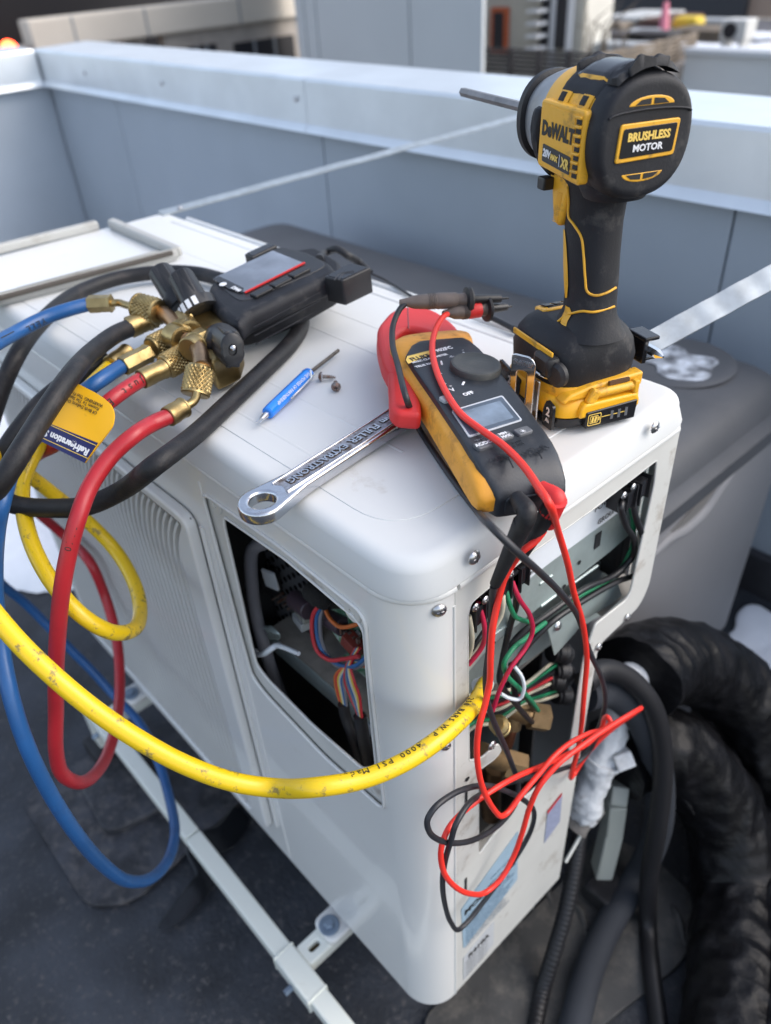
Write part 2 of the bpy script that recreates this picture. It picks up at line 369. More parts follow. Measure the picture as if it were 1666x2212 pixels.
# membrane patches under the stand
pt = traced('membrane_patch', fpoly([(44, 1727), (190, 1965), (292, 1952), (440, 1810), (560, 1700), (420, 1560), (250, 1600)]), Matrix.Translation((0, 0, .005)), patch_m, None, .03, th=.008, bev=.002)
props(pt, kind='structure')
pd = traced('membrane_patch', fpoly([(176, 1708), (229, 1806), (262, 1804), (380, 1745), (290, 1600)]), Matrix.Translation((0, 0, .018)), patch_m, None, .02, th=.015, bev=.004)
props(pd, kind='structure')
p3 = traced('membrane_patch', fpoly([(900, 2212), (1000, 2120), (1240, 1880), (1300, 1800), (1420, 1860), (1520, 1960), (1480, 2080), (1200, 2300), (960, 2330)]), Matrix.Translation((0, 0, .006)), floor_b, None, .03, th=.008, bev=.002)
props(p3, kind='structure')
for i in range(9):                                  # creases of the loose membrane
    a = F0(1130+i*42+random.uniform(-20, 20), 2010+random.uniform(-60, 90)); b_ = a+Vector((random.uniform(-.07, .02), random.uniform(.02, .07), 0))
    k = tube('membrane_crease', [a+Vector((0, 0, .004)), (a+b_)/2+Vector((random.uniform(-.01, .01), .01, .006)), b_+Vector((0, 0, .004))], lambda f: .001+.005*math.sin(math.pi*f), floor_b, n=8)
    props(k, kind='structure')
wt = blob_sheet('wet_streak', fpoly([(507, 1745), (540, 1775), (505, 1835), (475, 1850), (468, 1905), (439, 1955), (371, 2008), (342, 2010), (425, 1905), (405, 1840), (440, 1800), (470, 1790)]), .0065, .0008, wet_m, .0, seed=9)
props(wt, kind='structure')
# seams in the membrane
for a, b_ in (((900, 2330), (1010, 2140)),):
    k = box('membrane_seam', ((F0(*b_)-F0(*a)).length, .018, .003), frame((F0(*a)+F0(*b_))/2+Vector((0, 0, .004)), F0(*b_)-F0(*a), (0, 1, 0), (0, 0, 1)), floor_m, None, .001)
    props(k, kind='structure')

# parapet: back run along X and left run along Y
YW, XL = 1.05, -3.03
pw = thing('parapet_wall', (-1., YW, 0), 'blue grey panelled parapet wall with pale metal coping behind the condenser', 'wall')
span('wall_core', (XL-.2, YW+.012, -.05), (3.0, YW+.19, .80), wall_blue, pw)
joints = [XL, Y(245, 200, YW).x, Y(695, 280, YW).x, Y(1600, 405, YW).x, .75, 1.9, 3.0]
for i in range(len(joints)-1):
    span('panel', (joints[i]+.002, YW, .085), (joints[i+1]-.002, YW+.012, .735), wall_blue, pw, .0015)
span('base_flashing', (XL, YW-.02, -.02), (3.0, YW+.002, .088), mat('dark_flashing', (.028, .028, .033), .6, var=.2, vs=20, bump=.3, bs=60), pw, .006)
def coping(name, axis, a, b, parent):
    # profile in (depth, z): face, drip, top
    prof = [(-.035, .705), (-.028, .716), (-.022, .722), (-.022, .815), (-.018, .822), (.185, .826), (.19, .82), (.19, .74), (.183, .74), (.183, .81), (-.012, .808), (-.012, .716), (-.022, .71)]
    bm = bmesh.new(); R0 = []
    for t in (a, b):
        R0.append([bm.verts.new((t, YW+d, z) if axis == 0 else (XL-d, t, z)) for d, z in prof])
    n = len(prof)
    for k in range(n): bm.faces.new((R0[0][k], R0[0][(k+1) % n], R0[1][(k+1) % n], R0[1][k]))
    bm.faces.new(R0[0][::-1]); bm.faces.new(R0[1])
    return bm_obj(name, bm, coping_m, parent, 25)
cuts = [XL+.002, Y(205, 140, YW-.02).x, -1.42, Y(1300, 250, YW-.02).x+.0, 1.0, 3.0]
for i in range(len(cuts)-1): coping('coping_section', 0, cuts[i]+.001, cuts[i+1]-.001, pw)
for u, v in ((183, 158), (349, 180), (639, 214), (1165, 285)):
    q = Y(u, v, YW-.024); inst('screw', SCREW, q, pw, rot=(math.pi/2, 0, 0), scale=(1.6,)*3)
lw = thing('parapet_wall', (XL, -.5, 0), 'short left parapet run meeting the back wall at the corner', 'wall')
span('wall_core', (XL-.19, -3.0, -.05), (XL-.012, YW+.012, .80), wall_blue, lw)
yj = [-3.0, -1.6, -.4, YW-.002]
for i in range(3): span('panel', (XL-.012, yj[i]+.002, .085), (XL, yj[i+1]-.002, .735), wall_blue, lw, .0015)
span('base_flashing', (XL-.002, -3.0, -.02), (XL+.02, YW-.02, .088), MATS['dark_flashing'], lw, .006)
for a, b_ in ((-3.0, -1.0), (-1.0, .4), (.4, YW-.03)): coping('coping_section', 1, a+.001, b_-.001, lw)

# ---------------------------------------------------------------- city beyond the parapet
street = grid_sheet('street', -60, 60, 1.6, 120, 4, 4, lambda x, y: -7.0, mat('asphalt', (.06, .06, .062), .8, var=.2, vs=2)); props(street, kind='structure')
beige = mat('beige_render', (.72, .66, .57), .8, var=.04, vs=1.5, bump=.1, bs=20); brown_block = mat('brown_block', (.42, .38, .34), .8, var=.1, vs=4)
dark_glass = mat('dark_opening', (.02, .02, .025), .4); grey_clad = mat('grey_cladding', (.55, .58, .60), .5, var=.03, vs=1)
trim_m = mat('grey_trim', (.28, .30, .32), .5); timber = mat('weathered_timber', (.22, .18, .14), .8, var=.2, vs=6); dark_timber = mat('dark_timber', (.045, .042, .045), .8, var=.2, vs=6)
# car park (facade facing +X)
XB = -13.
def XBp(u, v): return X(u, v, XB)
cp = thing('car_park', (XB, 10, -7), 'beige concrete car park with long parapet band behind the left parapet', 'building')
y0, y1 = XBp(-80, 90).y, XBp(760, 40).y
zb0 = XBp(380, 72).z; zb1 = XBp(380, 8).z
span('floor_band', (XB-.4, XBp(63, 60).y, zb0), (XB, y1, zb1), beige, cp, .03)
span('floor_band', (XB-.45, y0-1, zb0-.06), (XB-.05, XBp(63, 60).y-.03, zb1-.3), mat('grey_concrete', (.27, .25, .24), .8, var=.05, vs=2), cp, .03)
for u in (154, 315, 520): 
    q = XBp(u, 40); span('joint_strip', (XB, q.y-.015, zb0+.01), (XB+.006, q.y+.015, zb1-.01), trim_m, cp)
span('back_wall', (XB-3.5, y0-1, -7), (XB-3.0, y1, zb1+4), dark_glass, cp)
span('upper_band', (XB-.4, y0-1, zb1+1.1), (XB, y1, zb1+2.2), beige, cp, .03)
span('lower_wall', (XB-.3, XBp(362, 90).y, -7), (XB-.08, y1, zb0-.004), brown_block, cp)
for u0, u1, v0, v1 in ((410, 468, 101, 140), (512, 636, 92, 150)):
    a = X(u0, v1, XB-.07); c = X(u1, v0, XB-.07); f = span('window', (XB-.085, a.y, a.z), (XB-.07, c.y, X(u0, v0, XB-.07).z), dark_glass, cp)
    for t in (.33, .66): span('mullion', (XB-.07, a.y+(c.y-a.y)*t-.02, a.z), (XB-.05, a.y+(c.y-a.y)*t+.02, X(u0, v0, XB-.07).z), trim_m, f)
for u in (298, 318): 
    q = XBp(u, 85); span('column', (XB-.6, q.y-.1, -7), (XB-.3, q.y+.1, zb0-.01), mat('pale_column', (.5, .48, .46), .7), cp)
span('shop_front', (XB-1.6, y0-1, -7), (XB-1.5, XBp(290, 90).y, zb0-.02), mat('amber_interior', (.25, .12, .03), .6, emis=(.6, .25, .05, .25)), cp)
rl = lathe('brake_light', [(0, .02), (.04, .10), (.06, .10), (.08, .02)], zframe(X(20, 107, XB+2), CAMP-X(20, 107, XB+2)), mat('red_glow', (.8, .02, .01), .3, emis=(1, .07, .02, 9)), None, 16)
props(rl, 'glowing red lamp seen beyond the left parapet coping', 'lamp')
# grey clad block (front faces -Y)
YG = 6.5
gx0, gx1 = Y(640, 60, YG).x, Y(1044, 60, YG).x
gb = thing('clad_building', ((gx0+gx1)/2, YG, -7), 'pale grey metal clad block with vertical panel joints in the middle distance', 'building')
cr = []
for x_, k_ in ((gx0+.03, 0), (gx1-.03, 0), (gx1-.03, 1), (gx0+.03, 1)):
    p_ = Vector((x_, YG+.05)); c_ = Vector(CAMP[:2]); cr.append(p_+(p_-c_)*.45*k_+Vector((-.35*k_ if x_ > (gx0+gx1)/2 else 0, 0)))
plate('core', cr, Matrix.Translation((0, 0, 3.0)), trim_m, gb, th=10)
ed = [gx0, Y(660, 60, YG).x, Y(685, 60, YG).x, Y(885, 60, YG).x, gx1]
for i in range(4): span('cladding_panel', (ed[i]+.012, YG, -7), (ed[i+1]-.012, YG+.05, 3.0), grey_clad, gb, .006)
# corrugated hut with orange door
YH = 11.
hx0, hx1 = Y(1040, 60, YH).x, Y(1262, 60, YH).x
hut = thing('corrugated_hut', ((hx0+hx1)/2, YH, -7), 'cream corrugated hut with an orange framed door beyond the grey block', 'building')
cream = mat('cream_sheet', (.62, .60, .54), .6, var=.05, vs=2)
n = 60; b = bmesh.new(); prev = None
for i in range(n+1):
    x = hx0+(hx1-hx0)*i/n; y = YH+(.03 if i % 2 else -.03)
    c = (b.verts.new((x, y, -7)), b.verts.new((x, y, 2.5)))
    if prev: b.faces.new((prev[0], c[0], c[1], prev[1]))
    prev = c
bm_obj('corrugated_wall', b, cream, hut, 20)
span('side_wall', (hx1-.06, YH+.04, -7), (hx1, YH+.7, 2.5), cream, hut)
dz0 = Y(1077, 112, YH-.06).z
dr = span('door', (Y(1062, 50, YH-.1).x, YH-.12, dz0), (Y(1096, 50, YH-.1).x, YH-.05, Y(1077, 15, YH-.06).z), mat('orange_paint', (.55, .13, .05), .6), hut)
span('door_glass', (Y(1069, 50, YH-.1).x, YH-.14, dz0+.05), (Y(1090, 50, YH-.1).x, YH-.121, Y(1077, 25, YH-.06).z), dark_glass, dr)
for u0, u1 in ((1168, 1190), (1200, 1226)):
    w = span('window', (Y(u0, 50, YH-.1).x, YH-.1, dz0+.1), (Y(u1, 50, YH-.1).x, YH-.05, Y(1150, -10, YH).z), dark_glass, hut)
    span('frame', (Y(u1, 50, YH-.1).x, YH-.12, dz0-.2), (Y(u1+9, 50, YH-.1).x, YH-.04, Y(1150, -10, YH).z), mat('white_trim', (.65, .67, .70), .5), w)
for i in range(9):
    z = dz0+.1+i*.16; span('stair_tread', (Y(1140, 60, YH-.4).x, YH-.45, z), (Y(1165, 60, YH-.4).x, YH-.2, z+.04), MATS['white_trim'], hut)
# timber deck screen: dark front, brown side
YF = 9.2
fx0, fx1 = Y(1046, 120, YF).x, Y(1298, 120, YF).x
fzt, fzb = Y(1200, 108, YF).z, Y(1200, 168, YF).z
fen = thing('deck_fence', (fx1, YF, fzb), 'dark slatted timber screen in front of the orange door hut', 'fence')
ns = 6
for i in range(ns): span('slat', (fx0, YF-.03, fzb+(fzt-fzb)*i/ns+.008), (fx1-.03, YF, fzb+(fzt-fzb)*(i+1)/ns-.008), dark_timber, fen)
for i in range(5): span('post', (fx0+(fx1-fx0)*i/4-.05, YF+.002, fzb-.1), (fx0+(fx1-fx0)*i/4, YF+.08, fzt), dark_timber, fen)
y2 = X(1500, 88, fx1).y
fen2 = thing('deck_fence', (fx1, YF+.5, fzb), 'brown weathered board fence running away behind the impact driver', 'fence')
for i in range(ns): span('slat', (fx1, YF-.03, fzb+(fzt-fzb)*i/ns+.008), (fx1+.03, y2, fzb+(fzt-fzb)*(i+1)/ns-.008), timber, fen2)
for i in range(6): span('post', (fx1-.08, YF+(y2-YF)*i/5, fzb-.1), (fx1-.002, YF+(y2-YF)*i/5+.08, fzt-.01), timber, fen2)
span('deck_edge', (fx1-.0, YF-.05, fzb-.30), (fx1+.12, y2, fzb-.02), mat('deck_edge_paint', (.45, .40, .36), .7), fen2)
rw = thing('neighbour_roof_wall', (fx1+1, y2, -7), 'grey corrugated parapet of the neighbouring roof at the right edge', 'wall')
span('wall_face', (fx1+.13, YF-1, -7), (fx1+.18, y2, fzb-.31), grey_clad, rw)
zt = Y(1560, 118, y2-.5).z
span('wall_body', (fx1+.18, y2-.5, -7), (fx1+9, y2-.3, zt), grey_clad, rw)
span('wall_cap', (fx1+.18, y2-.56, zt), (fx1+9, y2-.2, zt+.06), mat('pale_cap', (.55, .58, .62), .5), rw)
rs = grid_sheet('neighbour_roof', fx1-7, fx1+12, y2-.2, y2+7, 6, 6, lambda x, y: zt-.35, mat('far_roof', (.09, .09, .10), .8, var=.3, vs=3)); props(rs, kind='structure')
for i, (u, v, w_, h_) in enumerate(((1550, 100, 110, 8), (1640, 100, 60, 8), (1520, 73, 40, 6), (1640, 74, 60, 5))):
    c = Z(u, v, zt-.30); k = blob_sheet('snow_patch', [(c.x+.8*w_/90*math.cos(a*.9), c.y+.35*math.sin(a*.9)) for a in range(7)], zt-.35, .06, snow_m, .05); props(k, kind='structure')
# far condenser on that roof
q = Z(1575, 112, zt-.3)
fu = thing('far_condenser', (q.x, q.y, zt-.3), 'small white air conditioning condenser far off on the neighbouring roof', 'condenser')
w_ = abs(Y(1603, 80, q.y).x-Y(1548, 80, q.y).x); ztp = Y(1575, 42, q.y).z
wm = mat('far_white', (.62, .62, .60), .5)
span('casing', (q.x-w_/2, q.y, zt-.15), (q.x+w_/2, q.y+.35, ztp), wm, fu, .02)
lathe('fan_grille', [(0, .01), (.0, w_*.26), (.03, w_*.26), (.03, .01)], zframe((q.x-.1*w_, q.y-.005, (zt-.15+ztp)/2), (0, -1, 0)), dark_glass, fu, 24)
for s in (-1, 1): span('leg', (q.x+s*w_*.35-.03, q.y+.02, zt-.35), (q.x+s*w_*.35+.03, q.y+.3, zt-.15), wm, fu)
# far clutter: dark shed, container, tan block, pink post
YD = 22.
db = thing('dark_building', (0, YD, -7), 'long dark building across the top of the view behind the deck', 'building')
span('wall', (Y(1262, 20, YD).x, YD, -7), (Y(1608, 20, YD).x, YD+4, 3), mat('charcoal_wall', (.04, .042, .05), .7), db)
tb = thing('tan_building', (0, YD, -7), 'tan block at the top right corner beyond the small condenser', 'building')
span('wall', (Y(1609, 20, YD).x, YD+.2, -7), (Y(1800, 20, YD).x, YD+4, 3), mat('tan_wall', (.34, .26, .21), .8), tb)
span('lower_wall', (Y(1622, 60, YD-1).x, YD-1.2, -7), (Y(1800, 60, YD-1).x, YD-1, Y(1640, 38, YD-1).z), mat('sand_wall', (.5, .45, .38), .8, var=.15, vs=3), tb)
YS = 17.
st = thing('roof_shed', (Y(1360, 60, YS).x, YS, -7), 'dark shed with a pale snowy roof edge behind the brown fence', 'shed')
span('shed_wall', (Y(1300, 60, YS).x, YS, -7), (Y(1385, 60, YS).x, YS+1.5, Y(1340, 47, YS).z), mat('shed_wall', (.07, .065, .07), .7), st)
span('shed_roof', (Y(1296, 60, YS).x, YS-.1, Y(1340, 47, YS).z), (Y(1392, 60, YS).x, YS+1.6, Y(1340, 36, YS).z), mat('pale_roof', (.55, .56, .55), .7), st)
st2 = thing('roof_shed', (Y(1420, 60, YS).x, YS, -7), 'rust brown low box beside the pink post', 'shed')
span('shed_wall', (Y(1388, 60, YS).x, YS-.2, -7), (Y(1455, 60, YS).x, YS+1.2, Y(1420, 40, YS).z), mat('rust_wall', (.12, .06, .05), .8), st2)
st3 = thing('roof_shed', (Y(1500, 60, YS).x, YS, -7), 'pale grey low wall right of the pink post', 'wall')
span('shed_wall', (Y(1456, 60, YS).x, YS+.3, -7), (Y(1545, 60, YS).x, YS+.8, Y(1500, 46, YS).z), mat('pale_wall', (.36, .38, .40), .7), st3)
st4 = thing('roof_shed', (Y(1500, 70, YS-2).x, YS-2, -7), 'brown low shed roof in front of the pale grey wall', 'shed')
span('shed_wall', (Y(1440, 80, YS-2).x, YS-2, -7), (Y(1560, 80, YS-2).x, YS-1, Y(1500, 66, YS-2).z), mat('brown_shed', (.14, .11, .08), .8, var=.3, vs=2), st4)
pk = tube('pink_post', [Y(1432, 90, 16), Y(1436, 40, 16), Y(1440, 4, 16)], lambda f: .12-.07*f, mat('pink_fabric', (.75, .25, .33), .7), n=10); props(pk, 'tall pink furled flag standing behind the brown board fence', 'flag')
yb = box('yellow_cover', (.55, .4, .25), Y(1488, 50, 16.5), mat('yellow_cover', (.7, .5, .05), .7), None, .08); props(yb, 'yellow covered bundle beside the pink flag', 'cover')
for i, (u, v, d_, w_, h_, m_, lab) in enumerate(((1285, 92, 12, .8, .35, dark_timber, 'black low crate nearest the corrugated hut'), (1318, 84, 13, .6, .5, timber, 'brown tall crate second from the hut'), (1352, 90, 12, .9, .25, MATS['shed_wall'], 'flat black box below the pale shed roof'), (1386, 86, 13, .5, .3, MATS['pale_wall'], 'small pale box below the shed wall'), (1412, 92, 12, .7, .3, dark_timber, 'black crate nearest the pink flag'), (1335, 100, 11.5, 1.1, .12, MATS['pale_wall'], 'long pale board lying behind the slatted screen'))):
    k = box('rooftop_crate', (w_, .4, h_), Y(u, v, d_), m_, None, .02); props(k, lab, 'crate', 'clutter behind the slatted screen')
for i in range(3):
    c = Y(1275+i*34, 88, 10.5)
    k = thing('bare_shrub', c+Vector((0, 0, -.5)), ['bare twiggy shrub beside the hut corner', 'bare twiggy shrub in the middle of the deck', 'bare twiggy shrub nearest the brown fence'][i], 'shrub', 'bare shrubs behind the deck')
    for j in range(5): tube('stem', [c+Vector((0, 0, -.5)), c+Vector((random.uniform(-.1, .1), 0, .1)), c+Vector((random.uniform(-.4, .4), random.uniform(-.2, .2), random.uniform(.2, .5)))], lambda f: .016-.012*f, timber, k, n=5)
# ================================================================ CONDENSER
XW = -.82; DY = .305; ZB = .15; ZS = .7535; ZL = .782; RC = .037
cu_ = thing('condenser', (-.43, .14, ZB), 'large cream white air conditioning condenser with its service covers removed and tools on its lid', 'condenser')
MF = frame((0, 0, 0), (1, 0, 0), (0, 0, 1))          # front plane: local x = X, y = Z, z = -Y
MS = frame((0, 0, 0), (0, 1, 0), (0, 0, 1))          # side plane : local x = Y, y = Z, z = +X
fo = [(478, 1118), (613, 1212), (672, 1262), (730, 1312), (762, 1337), (781, 1366), (787, 1442), (801, 1589), (809, 1660), (778, 1664), (672, 1570), (574, 1470), (551, 1440), (542, 1407), (510, 1266), (480, 1139)]
FO = [Vector((Y(*q).x, Y(*q).z)) for q in fo]
fr = [(437, 1062), (600, 1176), (778, 1318), (792, 1345), (797, 1420), (833, 1752), (700, 1633), (575, 1500), (545, 1460), (520, 1370)]
FR = [Vector((Y(*q).x, Y(*q).z)) for q in fr]
# front sheet with the recess cut out, then a recessed sheet with the real opening
GX1 = -.268; GZ1 = .690; GZ0 = .205; GX0 = -.76
fp = plate('front_panel', [(XW, ZB), (-RC, ZB), (-RC, ZS-.001), (XW, ZS-.001)], MF, white_paint, cu_, holes=[rounded(FR, .012), rounded([Vector((GX0+.006, GZ0+.006)), Vector((GX1-.030, GZ0+.006)), Vector((GX1-.030, GZ1-.05)), Vector((GX1-.010, GZ1-.009)), Vector((GX0+.006, GZ1-.009))], [.012, .012, .04, .004, .012], 10)], th=.0015, bev=.0005)
plate('recess_panel', rounded([p+(p-sum(FR, Vector((0, 0)))/len(FR)).normalized()*.004 for p in FR], .012), off(MF, z=-.0028), rust_recess, fp, holes=[rounded(FO, .006)], th=.0012, bev=.0004)
# bead round the recess
b3 = [Vector((p.x, -.0006, p.y)) for p in rounded(FR, .012)]
tube('recess_bead', b3+[b3[0]], .0016, white_paint, fp, n=8, smooth_n=0, caps=False)
b3 = [Vector((p.x, .0022, p.y)) for p in rounded(FO, .006)]
tube('opening_lip', b3+[b3[0]], .0013, white_paint, fp, n=8, smooth_n=0, caps=False)
# rounded front corner, runs round to the crease
bm = bmesh.new(); n = 14; L = []
for i in range(n+1):
    a = math.pi/2*i/n; L.append((-RC+RC*math.sin(a), RC-RC*math.cos(a)))
L = [(-RC-.0005, 0)]+L+[(0, RC+.0015), (-.003, RC+.0035)]
zz = [ZB, ZB+.004, .3, .5, ZS-.01, ZS-.003, ZS]
V = []
for i, (x, y) in enumerate(L):
    V.append([bm.verts.new((x, y, z)) for z in zz])
for i in range(len(L)-1):
    for j in range(len(zz)-1): bm.faces.new((V[i][j], V[i+1][j], V[i+1][j+1], V[i][j+1]))
me = bpy.data.meshes.new('corner_panel'); bmesh.ops.recalc_face_normals(bm, faces=bm.faces[:]); bm.to_mesh(me); bm.free()
link('corner_panel', me, white_paint, cu_, 60)
# side panel
so_ = [(1011, 1330), (1018, 1303), (1040, 1284), (1145, 1198), (1281, 1101), (1421, 993), (1415, 1047), (1364, 1278), (1353, 1298), (1287, 1350), (1274, 1388), (1262, 1426), (1231, 1622), (1225, 1644), (1177, 1687), (1121, 1735), (1034, 1848), (1034, 1700), (1036, 1664), (1070, 1640), (1084, 1622), (1076, 1608), (1040, 1640), (1014, 1645), (1012, 1500)]
SO = [Vector((X(*q).y, X(*q).z)) for q in so_]
side_out = [(RC+.002, ZB), (.222, ZB), (.2285, .545), (.235, .552), (DY-.012, .556), (DY, .575), (DY, ZS-.001), (RC+.002, ZS-.001)]
sp = plate('side_panel', rounded([Vector(p) for p in side_out], [.001, .004, .01, .01, .02, .012, .004, .001]), MS, rust_recess, cu_, holes=[rounded(SO, .004)], th=.0014, bev=.0005)
b3 = [Vector((-.0008, p.x, p.y)) for p in rounded(SO, .004)]
tube('opening_lip', b3+[b3[0]], .0011, rust_recess, sp, n=8, smooth_n=0, caps=False)
# vertical groove beside the crease and raised lip under the lid
tube('edge_bead', [(.0002, RC+.001, ZB+.002), (.0002, RC+.001, ZS-.02)], .0011, white_paint, sp, n=8)
tube('top_bead', [(-.001, RC+.004, ZS-.004), (-.001, DY-.006, ZS-.004)], .0042, white_paint, sp, n=10)
tube('top_bead', [(-RC, .001, ZS-.004), (XW+.02, .001, ZS-.004)], .0035, white_paint, fp, n=10)
tube('top_bead', [(-RC+RC*math.sin(a), RC-RC*math.cos(a)+.001, ZS-.004) for a in [math.pi/2*i/10 for i in range(11)]], .0035, white_paint, fp, n=10, smooth_n=0)
span('side_flange', (-.02, DY-.002, .575), (-.001, DY, ZS), white_paint, sp)
for q in ((985-27, 1250-62+0),): pass
# slots and screw holes in the side panel
for u, v, h in ((1008, 1728, 26), (1007, 1912, 34)):
    a = X(u, v, .0008); span('slot', (a.x-.0003, a.y-.0012, a.z-.012), (a.x+.0002, a.y+.0012, a.z+.012), dark_in, sp)
for u, v in ((1130, 1688), (1010, 1683), (1355, 1333)):
    a = X(u, v, .0006); lathe('hole', [(0, .0024), (.0003, .0024)], zframe(a, (1, 0, 0)), dark_in, sp, 12)
# screws on lid skirt / corner / side
def put_screw(p, nrm, s=1., parent=cu_, name='screw'):
    o = bpy.data.objects.new(name, SCREW); COL.objects.link(o); o.parent = parent
    m = zframe(p, nrm); o.matrix_local = Matrix.Translation(-root_loc(parent)) @ m @ Matrix.Diagonal((s, s, s, 1)); return o
# lid
def lid_ring(z, o_, r=.040, n=8):
    x0, x1, y0, y1 = XW-.004+o_, .006-o_, -.005+o_, DY+.006-o_
    P = rounded([Vector((x0, y0)), Vector((x1, y0)), Vector((x1, y1)), Vector((x0, y1))], [max(.004, r*.7-o_), max(.006, r-o_), max(.004, r*.7-o_), max(.004, .02-o_)], n)
    return [Vector((p.x, p.y, z)) for p in P]
rr = .011
rings = [lid_ring(ZS+.0034, .004), lid_ring(ZS+.0028, .0005), lid_ring(ZS+.005, 0)]
for i in range(8):
    a = math.pi/2*i/7; rings.append(lid_ring(ZL-rr+rr*math.sin(a), .004+rr-rr*math.cos(a)-.0))
rings.append(lid_ring(ZL, .0165))
lid = loft('lid', rings, lid_paint, cu_, 60)
# pressed outlines in the lid: shallow raised field and cross ribs
def groove(name, P, r=.0012, parent=lid): return tube(name, P, r, lid_paint, parent, n=8, smooth_n=0)
RF = rounded([Vector((-.80, .022)), Vector((-.035, .022)), Vector((-.035, .278)), Vector((-.80, .278))], .04, 8)
plate('raised_field', RF, Matrix.Translation((0, 0, ZL+.0006)), lid_paint, lid, th=.0012, bev=.0005)
for u, v, u2, v2 in ((640, 680, 880, 790), (520, 760, 700, 860), (415, 880, 560, 960)):
    a = Z(u, v); 
for (y_a, y_b) in ((Z(666, 704).y, Z(718, 672).y), (Z(574, 926).y, Z(580, 825).y-.0), (Z(789, 631).y+.004, Z(870, 640).y+.01)):
    for y_ in (y_a, y_b): tube('pressed_rib', [(-.76, y_, ZL-.0028), (-.10, y_, ZL-.0028)], .0040, lid_paint, lid, n=8)
for (u, v) in ((1024, 1204), (1414, 922)):
    q = X(u, v, .0065); put_screw(q, (1, 0, .0), 1.12, lid)
q = X(950, 1316, -.0015); put_screw(q+Vector((.0005, -.001, 0)), (1, -.45, 0), 1.12)
q = X(963, 1612, -.001); put_screw(q, (1, -.45, 0), .95)
put_screw(X(1062, 1610, .001), (1, 0, 0), 1.0, sp)
for u, v in ((1355, 1333), (1293, 1397)): put_screw(X(u, v, .001), (1, 0, 0), .9, sp)
for u, v in ((762, 1322), (466, 1090)):
    a = Y(u, v, .0025); lathe('screw_boss', [(0, .009), (.0012, .008), (.0012, .003), (-.001, .0028)], zframe(a, (0, -1, 0)), rust_recess, fp, 20)
loft('seam_shade_band', [lid_ring(ZS-.004, .0075), lid_ring(ZS+.004, .0075)], dark_in, lid, 40)  # added dark band inside the lid gap, its colour stands in for seam shadow
# shell: back, base, left end, inner dark box
span('back_panel', (XW, DY-.0015, ZB), (-.25, DY, ZS), white_paint, cu_); span('back_panel', (-.2495, DY-.0015, .575), (-.022, DY, ZS), white_paint, cu_)
span('left_panel', (XW, 0.002, ZB), (XW+.0015, DY-.002, ZS), white_paint, cu_)
span('base_pan', (XW+.003, .004, ZB-.004), (-.030, .221, ZB+.004), white_paint, cu_, .001)
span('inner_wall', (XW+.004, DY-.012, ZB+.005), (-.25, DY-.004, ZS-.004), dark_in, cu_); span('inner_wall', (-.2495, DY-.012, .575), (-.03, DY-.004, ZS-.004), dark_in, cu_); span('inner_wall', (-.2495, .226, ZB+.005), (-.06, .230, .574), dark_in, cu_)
part_x = Y(478, 1118, .03).x-.018
span('fan_partition', (part_x-.002, .004, ZB+.005), (part_x, DY-.013, ZS-.004), dark_in, cu_)
# perforated sheet behind the front opening
pf = span('perforated_sheet', (part_x+.004, .078, .46), (part_x+.012, .23, ZS-.01), dark_perf, cu_)
pf2 = span('perforated_sheet', (part_x+.004, .075, .44), (part_x+.085, .077, ZS-.01), dark_perf, cu_)
hm = lathe_bm([(0, .0032), (.0006, .0032)], Matrix.Rotation(math.pi/2, 4, 'X'), 10); mh = bpy.data.meshes.new('hole'); hm.to_mesh(mh); hm.free(); mh.materials.append(gloss_black)
for i in range(9):
    for j in range(15): inst('hole', mh, (part_x+.010+i*.0088, .0742, .46+j*.0165+(i % 2)*.008), pf2)
# control box tray
YT = .045
tz = Y(700, 1470, YT).z
tray = span('control_tray', (part_x+.03, YT, tz-.003), (-.055, .225, tz), tray_m, cu_)
span('tray_lip', (part_x+.03, YT-.0015, tz-.022), (-.055, YT, tz+.001), galv_in, tray)
span('tray_strip', (-.13, YT-.003, tz-.016), (-.062, YT-.0016, tz-.004), label_white, tray)
tube('drain_hose', [Y(578, 1170, .03), Y(545, 1190, .03), Y(545, 1270, .03), Y(556, 1340, .028), Y(572, 1400, .025), Y(596, 1470, .03), Y(622, 1530, .04)], .0062, wire_grey, cu_)
# white loom clip
cl = tube('cable_tie', [Y(552, 1404, .017), Y(556, 1413, .014), Y(568, 1413, .014), Y(585, 1402, .016), Y(596, 1395, .02), Y(612, 1398, .018), Y(645, 1412, .014)], lambda f: .0020+.001*math.sin(math.pi*f), label_white, cu_, n=8)
for k in range(5): tube('loom_ring', [Y(548+k*8, 1350+k*1, .035), Y(556+k*8, 1356, .03), Y(574+k*7, 1358+k*3, .03), Y(582+k*5, 1380, .035)], .0012, galv_in, cu_, n=6)
# parts on the circuit board
span('relay', (Y(572, 1230, .07).x, .075, Y(590, 1260, .07).z), (Y(584, 1220, .07).x, .09, Y(580, 1222, .07).z), light_btn, cu_, .002)
ms = mat('sand_grey', (.30, .32, .31), .5)
hsk = box('heat_sink', (.016, .003, .024), frame(Y(584, 1252, .055), (1, .25, 0), (0, 1, .1)), label_white, cu_, .0006)
box('heat_sink_body', (.014, .020, .022), frame(Y(590, 1258, .068), (1, .25, 0), (0, 1, .1)), black_plastic, hsk, .001)
for k in range(4): box('terminal_pin', (.002, .014, .002), frame(Y(600+k*11, 1288+k*7, .06), (1, 0, 0), (0, 1, 0)), rusty, cu_)
box('connector', (.020, .014, .010), frame(Y(655, 1340, .055), (1, -.2, 0), (0, 1, 0)), light_btn, cu_, .001)
cap = lathe('capacitor', [(0, .0078), (.001, .0088), (.030, .0088), (.031, .0078)], zframe(Y(636, 1293, .045), (1, -.15, .25)), mat('capacitor_brown', (.05, .035, .045), .3), cu_, 20)
